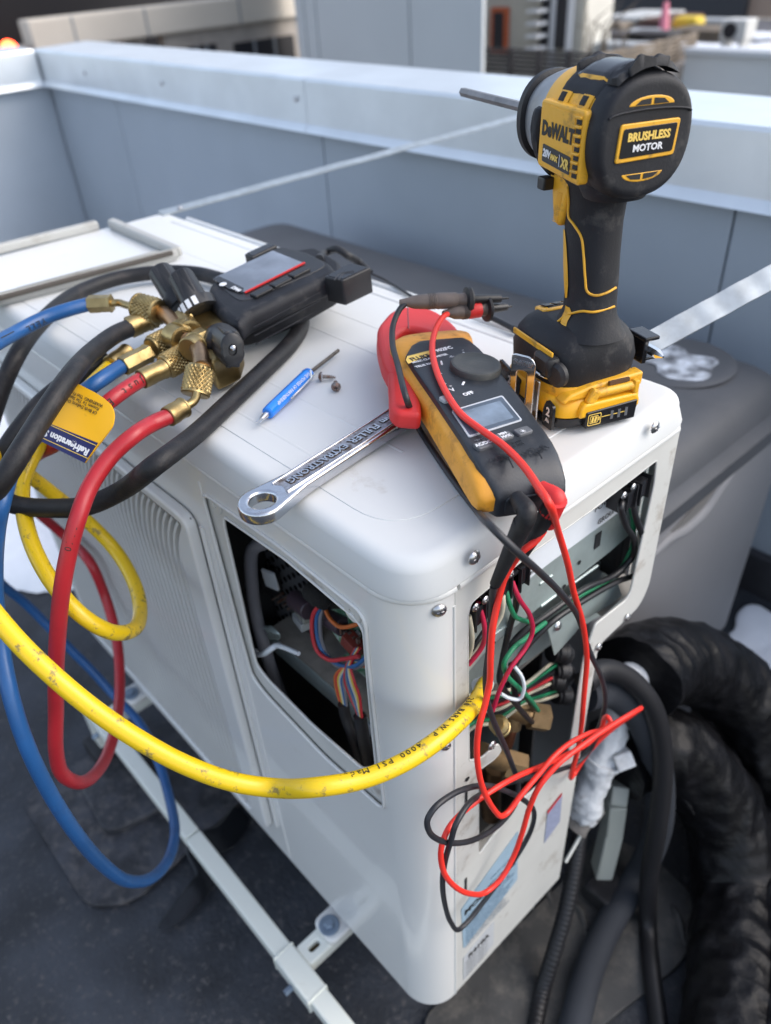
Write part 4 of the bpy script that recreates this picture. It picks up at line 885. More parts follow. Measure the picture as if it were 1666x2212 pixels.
tube('lettering_band', [Z(30, 716, zb+.004), Z(2, 730, zb+.004)], .0005, print_black, bh, n=5)
# red hose
zr = .822
PR = [Z(308, 818, .824), Z(270, 842, .824), Z(230, 872, .820), D(180, 915, .585), D(120, 960, .61), D(85, 978, .64), D(50, 1010, .70), safe(42, 1060, .78), safe(85, 1110, .90), safe(140, 1158, .95), safe(195, 1215, .96), safe(228, 1290, .95), safe(252, 1380, .92), safe(259, 1470, .89), safe(252, 1560, .83), safe(232, 1630, .78), D(200, 1678, .72), D(165, 1690, .67), D(132, 1668, .64), D(121, 1620, .62), D(121, 1540, .60), D(121, 1450, .57), D(125, 1370, .545), D(133, 1280, .53), D(147, 1200, .52), D(168, 1120, .515), D(195, 1050, .52), D(240, 985, .525), D(290, 940, .53), Z(330, 915, .818), Z(368, 898, .818)]
rh = hose('hose', 'red refrigerant hose arching over the lid edge into a long hanging loop', PR, RH, hose_red, group='charging hoses on the manifold')
ferrule(Z(304, 820, .824), Z(356, 796, .824), .0080, brass, rh)
knurl('knurled_nut', zframe(Z(404, 766, .826), Z(352, 795, .824)-Z(404, 766, .826)), .0108, .0245, brass, rh, flare=False)
ferrule(Z(362, 901, .818), Z(398, 879, .818), .0080, brass, rh)
tube('bent_stem', [Z(396, 880, .818), Z(412, 872, .818), Z(422, 862, .82), Z(426, 845, .825)], .0034, brass, rh)
knurl('knurled_nut', zframe(Z(434, 790, .836), Z(424, 842, .822)-Z(434, 790, .836)), .0112, .0245, brass, rh)
# yellow hose
PY = [D1(1048, 1478, .60), D1(1042, 1492, .575), D1(1026, 1520, .555), D1(990, 1560, .53), D1(940, 1603, .512), D1(870, 1648, .50), D1(780, 1684, .49), D1(680, 1701, .482), D(590, 1702, .48), D(500, 1688, .475), D(400, 1652, .47), D(300, 1598, .465), D(200, 1530, .46), D(100, 1446, .455), D(30, 1376, .455), D(-40, 1290, .46), D(-110, 1180, .48), D(-120, 1060, .52), D(-70, 990, .56), D(0, 985, .60), D(60, 1025, .63), D(125, 1075, .66), D(195, 1132, .69), safe(250, 1190, .70), safe(290, 1260, .68), safe(303, 1320, .65), D(285, 1362, .60), D(240, 1365, .575), D(180, 1332, .56), D(120, 1268, .56), D(75, 1190, .57), D(52, 1110, .585), D(50, 1040, .60), D(80, 970, .61), D(130, 900, .60), D(190, 840, .60), Z(240, 790, .815), Z(262, 772, .815)]
yh = hose('hose', 'scuffed yellow refrigerant hose sweeping from the manifold into the open side of the condenser', PY, .0063, hose_yellow, group='charging hoses on the manifold')
ferrule(Z(238, 788, .818), Z(276, 760, .818), .0078, brass, yh)
tube('braid_cuff', [D(1036, 1482, .575), D(1050, 1478, .588)], .0068, label_white, yh, n=16, rn=lambda q, f: .0009*noise.noise(q*1500))
def along(P, s, L0, d_up, size, m, par, rr=.0065, flip=False, n_=None):
    """lettering laid on a hose: one short word on the side facing P"""
    pass
def hose_text(s, u0, v0, u1, v1, d, size, m, par, rise=.0064):
    a = D(u0, v0, d); c = D(u1, v1, d); x = (c-a); nrm = (CAMP-a).normalized()
    y = nrm.cross(x).normalized(); o = (a+c)/2+nrm*(rise+.0004); return text('lettering', s, frame(o, x, y), size, m, par, ext=.00008)
def worn_print(s, PP, i0, i1, size, m, par, r_, phase=0., step=1.7):
    """letters wrapped one by one along the hose so they follow the bend"""
    pts = catmull(PP[i0:i1+1], 10); acc = 0.; k = 0; L_ = [0.]
    for i in range(1, len(pts)): L_.append(L_[-1]+(pts[i]-pts[i-1]).length)
    d = .006; bm = None; meshes = []
    for ch in s:
        if ch != ' ' and d < L_[-1]:
            j = max(1, next(i for i in range(len(L_)) if L_[i] >= d)); f = (d-L_[j-1])/max(1e-6, L_[j]-L_[j-1]); p = pts[j-1].lerp(pts[j], f); t = (pts[j]-pts[j-1]).normalized()
            nr = (CAMP-p); nr = (nr-t*nr.dot(t)).normalized(); side = nr.cross(t); nr2 = (nr*math.cos(phase)+side*math.sin(phase)).normalized()
            text('lettering', ch, frame(p+nr2*(r_+.0001), t, nr2.cross(t)), size, m, par, ext=.0001)
        d += size*.72
worn_print('250 BARS W.P. 4000 PSI Made in', [p for p in PY], 2, 7, .0062, print_black, yh, .0063, phase=-.75)
worn_print('Just Better *', PR, 0, 3, .0085, print_black, rh, .0062, phase=.1)
worn_print('2940', [p for p in PR[::-1]], 5, 8, .0070, print_black, rh, .0062, phase=-.2)
worn_print('YELL', PB[2:5], 0, 2, .0075, print_black, bh, .0062, phase=.3)
# big black vacuum hose
RB = .0077
PK = [Z(286, 706, .834), Z(250, 722, .836), Z(205, 755, .838), Z(150, 815, .85), D(95, 895, .520), D(45, 975, .50), D(0, 1045, .50), D(-60, 1110, .54), D(-110, 1130, .56), D(-90, 1085, .585), D(-20, 1075, .59), D(40, 1092, .585), D(110, 1098, .575), D(190, 1092, .56), D(262, 1060, .55), Z(335, 1005, .812), Z(420, 940, .809), Z(500, 866, .809), Z(570, 800, .809), Z(628, 742, .809), Z(650, 705, .810), Z(645, 668, .811), Z(600, 640, .812), Z(530, 618, .812), Z(480, 604, .812), Z(420, 590, .812), Z(350, 588, .813), Z(260, 600, .814), Z(170, 632, .816), Z(90, 695, .82), D(35, 770, .66), D(0, 850, .66), D(-30, 950, .66), D(-40, 1010, .62), D(0, 985, .60), D(40, 930, .60), D(90, 870, .61), D(150, 822, .62), D(195, 795, .635), Z(232, 775, .815)]
kh = hose('hose', 'thick black vacuum hose coiled across the lid and under the digital manifold', PK, RB, hose_black, group='charging hoses on the manifold')
ferrule(Z(278, 708, .834), Z(322, 690, .836), .0096, brass, kh)
lathe('collar', [(0, .007), (.002, .009), (.006, .009), (.008, .007), (.012, .007), (.014, .0088), (.018, .0088), (.02, .006)], zframe(Z(322, 690, .836), Z(345, 684, .836)-Z(322, 690, .836)), brass, kh, 24)
# tag hanging over the hoses
TG = [D(163, 828, .500), D(215, 862, .495), D(244, 882, .492), D(246, 918, .488), D(183, 1001, .470), D(72, 948, .478), D(100, 905, .485)]
ctr = D(160, 915, .545); a_ = D(72, 948, .545)-D(183, 1001, .530); nT = (CAMP-ctr).normalized()
yT = nT.cross(-a_).normalized()
MTg = frame(ctr, -a_, yT)
TG2 = [onp(u, v, ctr, Vector(MTg.col[2][:3])) for u, v in ((165, 827), (214, 852), (240, 874), (247, 893), (244, 920), (183, 1000), (70, 944), (100, 900))]
tg = thing('hang_tag', ctr, 'yellow and navy refrigeration hang tag lying over the hoses', 'tag')
traced('tag_card', TG2, MTg, tag_yellow, tg, rad=[.002, .006, .006, .006, .004, .001, .001, .002], th=.0012)
nb = [onp(u, v, ctr, Vector(MTg.col[2][:3])) for u, v in ((212, 957), (183, 1000), (70, 944), (83, 905))]
traced('tag_band', nb, off(MTg, z=.0004), navy, tg, th=.0004)
MT180 = MTg @ Matrix.Rotation(math.pi, 4, 'Z')
def tgt(s, u, v, size, m, bold=0, ax='CENTER'):
    p = MTg.inverted() @ onp(u, v, ctr, Vector(MTg.col[2][:3])); return text('lettering', s, off(MTg, p.x, p.y, .0007) @ Matrix.Rotation(math.pi, 4, 'Z'), size, m, tg, bold=bold, ax=ax)
tgt('Refrigeration Se', 141, 954, .0072, print_white, .00025)
for s, v in (('WARNING: This Product May', 852), ('Known To The State Of Ca', 861), ('Of Birth Defects Or Other', 870)): tgt(s, 174+(v-852)*-.4, v+4, .0036, print_black)
for (u0, v0, u1, v1) in ((208, 949, 88, 890), (206, 953, 84, 897), (193, 983, 74, 930), (188, 990, 72, 937)):
    pass
for (a0, b0) in (((207, 962), (86, 908)), ((189, 990), (72, 937))):
    pa = onp(*a0, ctr, Vector(MTg.col[2][:3])); pb = onp(*b0, ctr, Vector(MTg.col[2][:3])); box('tag_stripe', ((pb-pa).length, .0007, .0002), frame((pa+pb)/2+nT*.0011, pb-pa, yT, nT), print_gold, tg)
# ================================================================ DIGITAL MANIFOLD
ZT = .856
mg = thing('digital_manifold', (-.29, .12, .80), 'black digital gauge manifold with brass valve block lying on the lid', 'gauge manifold')
tilt = Vector((.05, -.10, 1)).normalized()
PC = Z(600, 610, ZT)
def G(u, v, h=0.): return onp(u, v, PC+tilt*h, tilt)
MG = frame(PC, G(725, 588)-G(461, 650), G(600, 540)-G(600, 610), None)
gx = (G(725, 588)-G(510, 680)); gx = (gx-tilt*gx.dot(tilt)).normalized(); MG = frame(PC, gx, tilt.cross(gx))
go = [G(*q) for q in ((452, 610), (529, 561), (589, 530), (622, 530), (668, 541), (713, 564), (728, 582), (722, 592), (655, 623), (536, 680), (516, 700), (490, 690), (461, 658), (445, 632))]
mb = traced('upper_shell', go, MG, soft_black, mg, rad=.006, th=.020, bev=.007, bseg=4)
go2 = [G(u, v, -.040) for u, v in ((478, 690), (520, 650), (590, 600), (690, 585), (742, 618), (745, 640), (732, 656), (668, 693), (552, 744), (514, 750), (486, 708))]
traced('lower_shell', go2, off(MG, z=-.014), soft_black, mg, rad=.006, th=.027, bev=.004)
gb_ = [G(*q) for q in ((470, 612), (535, 568), (592, 538), (622, 538), (662, 548), (697, 566), (704, 574), (685, 586), (545, 646), (520, 652), (500, 640))]
traced('face_bezel', gb_, off(MG, z=.0006), black_plastic, mb, rad=.008, th=.0025, bev=.0008)
sc = [G(*q) for q in ((464, 603), (590, 544), (657, 571), (530, 635))]
traced('display_glass', sc, off(MG, z=.0016), lcd2, mb, rad=.001, th=.0014, bev=.0003)
a0 = G(530, 636); a1 = G(659, 571); box('red_line', ((a1-a0).length, .0016, .0012), frame((a0+a1)/2+tilt*.0018, a1-a0, tilt.cross(a1-a0), None), red_plastic, mb)
lb_ = [G(*q) for q in ((461, 606), (474, 600), (528, 626), (524, 636), (496, 628))]
traced('display_frame', lb_, off(MG, z=.0018), gloss_black, mb, th=.001)
lathe('emblem', [(0, .0034), (.0003, .0034)], zframe(G(483, 619)+tilt*.0022, tilt), print_white, mb, 20)
text('lettering', 'DM4', frame(G(511, 629)+tilt*.0022, G(530, 638)-G(490, 616), tilt.cross(G(530, 638)-G(490, 616))), .006, print_white, mb, bold=.0002)
for u, v in ((566, 634), (607, 613), (647, 592)):
    bt = box('button', (.020, .009, .003), frame(G(u, v)+tilt*.0016, a1-a0, tilt.cross(a1-a0)), black_plastic, mb, .001)
# side vents and port
for i in range(3):
    pa = G(548+i*1, 700+i*6-4, -.02); 
    tube('side_rib', [G(545, 698, -.006)+Vector((0, 0, -.0075*i-.004)), G(690, 622, -.006)+Vector((0, 0, -.0075*i-.004))], .0005, soft_black, mg, n=6)
box('usb_port', (.014, .004, .006), frame(G(671, 622, -.010), a1-a0, tilt.cross(a1-a0)), gloss_black, mg, .0008)
# hook ears
def ear(L_, th=.024):
    e = traced('hanger_ear', [G(*q) for q in L_], off(MG, z=.002), black_plastic, mg, rad=.002, th=th, bev=.0012)
    c_ = sum((G(*q) for q in L_), Vector())/len(L_)
    inn = [c_+(G(*q)-c_)*.84 for q in L_]
    traced('ear_pocket', inn, off(MG, z=.0024), gloss_black, e, rad=.002, th=.0006)
    return e
ear([(700, 602), (758, 571), (802, 582), (740, 611)]); ear([(528, 553), (581, 529), (600, 533), (545, 560)], .012)
for k in range(2): tube('ear_rib', [G(722+k*9, 606, .002), G(735+k*8, 592, .002), G(765, 586+k*4, .002)], .0008, black_plastic, mg, n=6)
tube('hanging_strap', [G(690, 560, -.004), Z(706, 544, .83), Z(728, 538, .835), Z(752, 552, .83), Z(775, 566, .815), Z(800, 590, .806)], .0042, black_rubber, mg, n=10)
# brass block
bk = traced('valve_block', [G(u, v, -.010) for u, v in ((402, 690), (420, 668), (452, 664), (478, 680), (515, 726), (505, 758), (455, 782), (430, 760), (412, 725))], off(MG, z=-.010), brass, mg, rad=.003, th=.028, bev=.0025)
for s_, u, v in (('JUST', 478, 703), ('BETTER', 458, 715)): 
    x_ = G(478, 690)-G(450, 730); text('lettering', s_, frame(G(u, v, -.0085), -(G(440, 680)-G(490, 745)), tilt.cross(-(G(440, 680)-G(490, 745)))), .0062, old_brass, bk, ext=.0003)
def lobe(a, z): return 1+.13*(1 if math.sin(a*2) > .35 else (-.35 if math.sin(a*2) < -.6 else .2))
def knob(base, top, r, name='valve_knob', white=True):
    base = Vector(base); top = Vector(top); L_ = (top-base).length; M_ = zframe(base, top-base, RT)
    prof = [(0, r*.80), (.001, r*.98), (L_*.26, r*.98), (L_*.30, r*.93), (L_*.92, r*.84), (L_*.98, r*.78), (L_, r*.66), (L_+.0002, r*.28), (L_-.002, r*.22)]
    k_ = lathe(name, prof, M_, black_plastic, mg, 40, fn=lambda a, z: 1.0 if z < L_*.27 else 1+.10*(abs(math.cos(a*1.0))**.5)-.26*(abs(math.sin(a))**1.5))
    for s_ in (-1, 1): box('grip_wing', (r*1.9, r*.34, L_*.66), M_ @ Matrix.Translation((0, s_*r*.20, L_*.62)), black_plastic, k_, .0015)
    if white:
        for i in range(4):
            a = -1.05+i*.38; box('white_mark', (.0006, r*.24, L_*.20), M_ @ Matrix.Rotation(a, 4, 'Z') @ Matrix.Translation((r*.985, 0, L_*.14)), print_white, k_)
    return k_
knob(Z(434, 676, .842), Z(390, 596, .868), .0175)
knob(Z(398, 664, .838), Z(346, 586, .864), .0175, white=False)
kc = knob(G(478, 735, -.014), G(503, 756, .006), .0150, white=False)
put_screw(G(503, 751, .0075), (CAMP-G(503, 751)), .5, mg)
# bent brass ports
tube('port_tube', [Z(352, 676, .842), Z(371, 690, .842), Z(386, 712, .84), Z(392, 732, .838)], .0066, old_brass, mg, n=16)
tube('port_tube', [Z(405, 735, .838), Z(420, 744, .838), Z(432, 764, .838), Z(436, 795, .837)], .0068, old_brass, mg, n=16)
for u, v, u2, v2, r in ((393, 692, 412, 718, .0100), (370, 722, 394, 733, .010), (408, 756, 425, 742, .010), (398, 712, 384, 722, .0105)):
    a = Z(u, v, .838); b_ = Z(u2, v2, .838); ferrule(a, b_, r, brass, mg, False, 'port_collar')
lathe('hex_collar', [(0, .0105), (.009, .0105)], zframe(G(395, 703, -.012), gx), brass, mg, 6, smooth=20)
lathe('hex_collar', [(0, .0105), (.009, .0105)], zframe(G(425, 740, -.012), gx), brass, mg, 6, smooth=20)
# ================================================================ SMALL THINGS ON THE LID
ZP = ZL+.0015
sd_ = thing('pocket_screwdriver', Z(640, 850, ZP), 'bright blue pocket screwdriver with metal clip beside the black hose', 'screwdriver')
a = Z(578, 893, ZP+.0052); b_ = Z(668, 806, ZP+.0052); L_ = (b_-a).length; Md = zframe(a, b_-a)
hd = lathe('handle', [(0, .0036), (.0008, .0050), (L_*.10, .0053), (L_*.95, .0053), (L_-.0008, .0050), (L_, .0030)], Md, blue_handle, sd_, 28)
lathe('collar_ring', [(L_*.93, .0054), (L_*.95, .0055), (L_*.955, .0054)], Md, mat('blue_ring', (.01, .12, .45), .3), hd, 28)
tube('shaft', [b_, Z(731, 757, ZP+.0045)], .0017, mat('dark_steel', (.14, .12, .10), .4, metal=.9, var=.3, vs=200), sd_, n=6)
dv = (b_-a).normalized()
nb_ = lathe('pen_nib', [(-.0095, .0018), (-.004, .0024), (0, .0027), (.001, .0022)], Md, bright_steel, sd_, 18)
for s_ in (-1, 1): box('nib_prong', (.0009, .0009, .006), Md @ Matrix.Translation((s_*.0015, 0, -.012)), bright_steel, nb_)
pr = Vector((dv.y, -dv.x, 0)); cp_ = lambda f, h, o_: a+dv*(L_*f)+Vector((0, 0, h))+pr*o_
tube('clip', [cp_(.98, .0005, .0055), cp_(.80, .0015, .0072), cp_(.60, .0015, .0078), cp_(.42, .0005, .0068), cp_(.36, .0012, .0078)], .0009, bright_steel, sd_, n=8)
tube('clip', [cp_(.96, .004, .003), cp_(.86, .001, .0066), cp_(.80, .0015, .0072)], .0012, bright_steel, sd_, n=8)
nz_ = (CAMP-(a+b_)/2).normalized(); nz_ = (nz_-dv*nz_.dot(dv)).normalized()
text('lettering', 'THE POWER OF PARTNERSHIP', frame((a+b_)/2+nz_*.00545+dv*.002, -dv, nz_.cross(-dv)), .0040, print_white, sd_, ext=.00008)
def wood_screw(p, d, label, L_=.012, m=rusty):
    t = thing('loose_screw', p, label, 'screw'); M_ = zframe(p, d)
    lathe('head', [(-.0024, .0008), (-.0020, .0026), (-.0008, .0038), (0, .0040), (.0006, .0036)], M_, m, t, 20)
    lathe('washer_face', [(.0004, .0041), (.0010, .0041)], M_, steel, t, 20)
    for a_ in (0, math.pi/2): box('recess', (.0034, .0007, .0005), M_ @ Matrix.Translation((0, 0, -.0022)) @ Matrix.Rotation(a_, 4, 'Z'), gloss_black, t)
    b = bmesh.new(); lathe_bm([(0, .0014), (L_*.75, .0012), (L_, .0002)], M_, 12, b)
    P = [M_ @ Vector((.0017*(1-max(0, k/70-.72)*2.6)*math.cos(k*.55), .0017*(1-max(0, k/70-.72)*2.6)*math.sin(k*.55), .001+L_*.92*k/70)) for k in range(71)]
    tube_bm(P, .00035, 5, True, 0, bm=b); bm_obj('threaded_shank', b, m, t, 30)
    return t
wood_screw(Z(694, 813, ZP+.0035), (Z(719, 815, ZP+.002)-Z(694, 813, ZP+.0035)), 'small self tapping screw lying on its side nearest the screwdriver tip')
wood_screw(Z(726, 836, ZP+.0035), (Z(724, 812, ZP+.002)-Z(726, 836, ZP+.0035)), 'small rusty screw lying with its head towards the camera')
# ================================================================ WRENCH
w0 = Z(567, 1090, ZP+.006); w1 = Z(870, 896, ZP+.009)
wx = (w1-w0); wl = wx.length; wr = thing('adjustable_wrench', w0, 'chrome adjustable wrench with stamped handle lying under the clamp meter', 'wrench')
MW = frame(w0, wx, Vector((0, 0, 1)).cross(wx)); ww = .0135
arc = [Vector((-(.0160)*math.cos(t), (.0160)*math.sin(t))) for t in [-math.pi/2+math.pi*k/16 for k in range(17)]]
out = arc+[Vector((.030, .0112)), Vector((wl*.6, .0108)), Vector((wl+.045, .0118)), Vector((wl+.045, -.0118)), Vector((wl*.6, -.0108)), Vector((.030, -.0112))]
hole = [Vector((.0005+.0088*math.cos(t), .0088*math.sin(t))) for t in [2*math.pi*k/28 for k in range(28)]]
wb = plate('handle', out, off(MW, z=.004), chrome, wr, holes=[hole], th=.0095, bev=.0022, bseg=3)
pk_ = [Vector((.0165, .0)), Vector((.021, .0068)), Vector((wl+.04, .0074)), Vector((wl+.04, -.0074)), Vector((.021, -.0068))]
pnl = plate('stamped_panel', rounded([Vector((.0155, -.0070)), Vector((.0185, .0)), Vector((.0155, .0070)), Vector((wl+.04, .0078)), Vector((wl+.04, -.0078))], .0012), off(MW, z=.0042), chrome_pit, wr, th=.0008, bev=.0002)
for s_ in (-1, 1): tube('panel_edge', [MW @ Vector((.016, s_*.0074, .0044)), MW @ Vector((wl+.04, s_*.0083, .0044))], .0009, chrome, wb, n=8)
MWf = MW @ Matrix.Rotation(math.pi, 4, 'Z')
for s_, f in (('STRONG', .28), ('EXTRA', .48), ('FULLER', .70), ('250mm', .92)):
    text('lettering', s_, off(MWf, -wl*f, 0, .0046), .0088 if s_ == 'FULLER' else .0078, chrome, pnl, ext=.0005, bold=.00015)
    text('lettering_grime', s_, off(MWf, -wl*f, 0, .00425), .0088 if s_ == 'FULLER' else .0078, mat('stamp_grime', (.05, .035, .025), .8), pnl, ext=.00015, bold=.0007)
# jaw head hidden partly under the meter
hd_ = [Vector((wl+.044, -.012)), Vector((wl+.056, -.026)), Vector((wl+.082, -.024)), Vector((wl+.088, -.008)), Vector((wl+.070, -.004)), Vector((wl+.072, .006)), Vector((wl+.092, .010)), Vector((wl+.086, .026)), Vector((wl+.058, .022)), Vector((wl+.044, .012))]
plate('jaw', hd_, off(MW, z=.0045), chrome, wr, th=.011, bev=.002)
# ================================================================ CLAMP METER
NT = (Vector((0, 0, 1))+Vector((-.592, -.806, 0))*.0+Vector((.592, .806, 0))*.11+Vector((-.80, .59, 0))*-.02).normalized()
PM = Z(1030, 850, .841)
def Q(u, v, h=0.): return onp(u, v, PM+NT*h, NT)
cm = thing('clamp_meter', Z(1000, 930, ZL), 'clamp meter with grimy orange holster and red jaw, lying across the wrench', 'clamp meter')
ma = (Q(860, 700)-Q(1140, 1070)); ma = (ma-NT*ma.dot(NT)).normalized()      # towards the jaw
mr = ma.cross(NT).normalized()                                              # to the right, towards the driver
MM = frame(PM, mr, ma, NT)
def sect(y, xl, xr, zt, zb, e=6, n=56):
    return [MM @ p for p in sring(((xl+xr)/2, y, (zt+zb)/2), (1, 0, 0), (0, 0, 1), (xr-xl)/2, (zt-zb)/2, e, n)]
mmv = .00106
def mloft(name, st, m, par, e=6):
    return loft(name, [sect(*(q*mmv for q in t_[:5]), e) for t_ in st], m, par, 40)
hol = mloft('holster', [(114, 4, 37, -10, -20), (112, -9, 40, -7.5, -24), (107, -20, 41, -5.5, -26), (98, -29, 39, -3.5, -28), (84, -32.5, 34, -1.2, -28.5), (70, -33.5, 32.5, -.8, -28.5), (40, -33, 31.5, -.8, -28.5), (0, -33.2, 29.5, -.8, -28.5), (-50, -35, 26, -.8, -28.5), (-72, -36, 24, -1.2, -28.5), (-84, -36, 22.5, -5, -28), (-90, -34.5, 20, -11, -26.5), (-92.5, -31, 16, -15, -24)], meter_orange, cm, 4.2)
face = mloft('face', [(80.5, -4, 20, 1.2, -6), (79, -13, 23, 2.0, -7), (74, -20, 25.5, 2.2, -8), (60, -29, 27.5, 2.2, -9), (40, -29.5, 27.8, 2.2, -9), (0, -29.8, 26, 2.2, -9), (-50, -31, 22.5, 2.2, -9), (-66, -31.8, 21.2, 2.0, -12), (-76, -31.5, 20.6, .6, -20), (-84, -29.5, 20.2, -3.0, -27.5), (-90, -26.5, 20, -8, -28.5), (-93.5, -24.5, 19, -13, -28), (-94.5, -22.5, 17, -15, -27)], meter_dark, hol, 9)
HF = .0022
def MQ(u, v, h=0.): q = MM.inverted() @ Q(u, v, HF+h); return MM @ Matrix.Translation(q)
ef = MM @ frame((-.0032, -.1002, -.020), (1, 0, 0), (0, 0, 1), (0, -1, 0))
eb = plate('jack_plate', rounded([Vector((-.0175, -.0070)), Vector((.0185, -.0070)), Vector((.0185, .0050)), Vector((-.0175, .0050))], .003), off(ef, z=.0008), meter_dark, hol, th=.003, bev=.0006)
# red jaw
JC = -.017
def QJ(u, v): return Q(u, v, JC+.008)
jo = [QJ(*q) for q in ((842, 672), (866, 661), (915, 660), (948, 672), (985, 700), (1000, 722), (985, 760), (900, 790), (870, 815), (845, 806), (828, 779), (816, 735), (815, 704))]
ji = [QJ(*q) for q in ((856, 731), (862, 716), (881, 706), (914, 711), (940, 722), (930, 748), (880, 762), (860, 748))]
jaw = traced('clamp_jaw', jo, off(MM, z=JC+.008), red_plastic, cm, rad=[.006, .006, .012, .01, .01, .01, .01, .01, .01, .012, .02, .01, .01], holes=[ji], hrad=.006, th=.018, bev=.0045, bseg=4)
a_ = QJ(881, 664)+NT*.0001; b_ = QJ(883, 710)+NT*.0001
tube('jaw_seam', [a_, b_], .00035, gloss_black, jaw, n=6)
tr_ = [Q(u, v, -.012) for u, v in ((838, 790), (868, 782), (895, 832), (910, 872), (911, 900), (858, 896), (842, 882), (841, 842))]
trg = traced('jaw_trigger', tr_, off(MM, z=-.010), red_plastic, cm, rad=.004, th=.014, bev=.004, bseg=3)
# selector dial
dc = MQ(1027, 797, .0)
DR = (Q(1087, 797)-Q(966, 797)).length*.445
dl = lathe('selector_dial', [(0, DR), (.0030, DR), (.0046, DR*.97), (.0050, DR*.92), (.0050, DR*.86), (.0042, DR*.78), (.0040, DR*.3), (.0042, .0002)], dc, mat('dial_grey', (.052, .054, .052), .55, var=.15, vs=60, grime=.3, gs=70, gcol=(.16, .155, .14), bump=.15, bs=600), face, 56)
mk = MQ(1001, 828, .0050); box('pointer_mark', (.0050, .0016, .0005), MM @ Matrix.Translation(MM.inverted() @ mk.translation) @ Matrix.Rotation(-2.2, 4, 'Z'), print_white, dl, .0002)
# display
dsp = [Q(*q, HF) for q in ((975, 888), (1085, 855), (1129, 909), (1013, 946))]
traced('display_rim', dsp, off(MM, z=HF+.0006), screen_rim, face, rad=.002, th=.001)
dsi = [Q(*q, HF) for q in ((979, 890), (1084, 859), (1124, 908), (1015, 942))]
dg = traced('display', dsi, off(MM, z=HF+.0009), lcd, face, rad=.0015, th=.0008, bev=.0002)
dsj = [Q(*q, HF) for q in ((994, 893), (1080, 868), (1110, 905), (1022, 932))]
traced('display_window', dsj, off(MM, z=HF+.00105), mat('lcd_panel', (.13, .17, .22), .1, var=.4, vs=40, coat=.6), dg, rad=.001, th=.0003)
# buttons
bx_ = (Q(1129, 909)-Q(1013, 946)); bx_ = (bx_-NT*bx_.dot(NT)).normalized(); by_ = NT.cross(bx_)
def btn(u, v, w, h, m, s=None, size=.004, s2=None):
    p = Q(u, v, HF+.0008); b = plate('button', rounded([Vector((-w/2, -h/2)), Vector((w/2, -h/2)), Vector((w/2, h/2)), Vector((-w/2, h/2))], .0018), off(frame(p, bx_, by_, NT), z=.0012), m, face, th=.003, bev=.0007)
    if s: text('lettering', s, off(frame(p, bx_, by_, NT), 0, .0016 if s2 else 0, .0014), size, print_white, b, bold=.0001)
    if s2: text('lettering', s2, off(frame(p, bx_, by_, NT), 0, -.0018, .0014), size, print_white, b, bold=.0001)
btn(1044, 962, .0118, .0070, grey_btn, 'AC/DC', .0040); btn(1089, 943, .0118, .0070, grey_btn, 'MIN', .0034, 'MAX'); bs_ = btn(1130, 932, .0118, .0070, grey_btn)
btn(965, 862, .0085, .0075, light_btn)
sp_ = frame(Q(1130, 931, HF+.0024), bx_, by_, NT); lathe('light_symbol', [(0, .0009), (.0001, .0009)], sp_, print_white, face, 12)
for k in range(8): box('light_symbol', (.0008, .0002, .0001), sp_ @ Matrix.Rotation(k*math.pi/4, 4, 'Z') @ Matrix.Translation((.0017, 0, 0)), print_white, face)
# lettering on the face
def mt(s, u, v, size, m=print_white, rot=0., bold=.0, ax='CENTER', sh=0.): return text('lettering', s, off(frame(Q(u, v, HF+.0003), bx_, by_, NT)) @ Matrix.Rotation(rot, 4, 'Z'), size, m, face, bold=bold, ax=ax, ext=.00006)
mt('OFF', 1012, 850, .0050, bold=.0002, rot=.0)
ban = [Q(*q, HF) for q in ((877, 778), (880, 770), (930, 757), (932, 766), (882, 786))]
traced('name_band', ban, off(MM, z=HF+.0003), print_gold, face, th=.0003)
mt('FLUKE', 908, 772, .0062, print_black, bold=.0003); mt('HVAC CLAMP METER', 929, 774, .0034, rot=0, bold=.0001); mt('TRUE RMS', 918, 788, .0036, bold=.0001)
mt('902FC', 959, 754, .0058, bold=.0002)
mt('A', 1003, 762, .0044); mt('~', 1000, 756, .0034); mt('-||-', 976, 770, .0040); mt('A', 950, 806, .0044); mt('Ω', 958, 828, .0050); mt('V', 978, 842, .0058, bold=.0002); mt('=', 974, 834, .0040)
tube('thermometer_mark', [Q(953, 781, HF+.0003), Q(955, 788, HF+.0003)], .0008, print_white, face, n=6)
mt('COM', 1080, 990, .0072, print_faint, bold=.0002); mt('VΩµA', 1158, 972, .0072, print_faint, bold=.0002); mt('CAT III 600V', 1108, 957, .0028, print_faint); mt('CAT IV 300V', 1112, 963, .0028, print_faint); mt('°F/°C', 1037, 950, .0032, mat('grey_print', (.25, .27, .3), .5))
mt('L', 1110, 978, .006, print_faint)
tube('moulded_line', [Q(1098, 988, HF), Q(1104, 1000, HF), Q(1109, 1010, HF)], .0004, gloss_black, face, n=6)
tube('moulded_line', [Q(1162, 975, HF), Q(1167, 983, HF), Q(1171, 990, HF)], .0004, gloss_black, face, n=6)
text('lettering', 'COM', off(ef, -.0125, .0025, .0012), .0038, print_faint, eb)
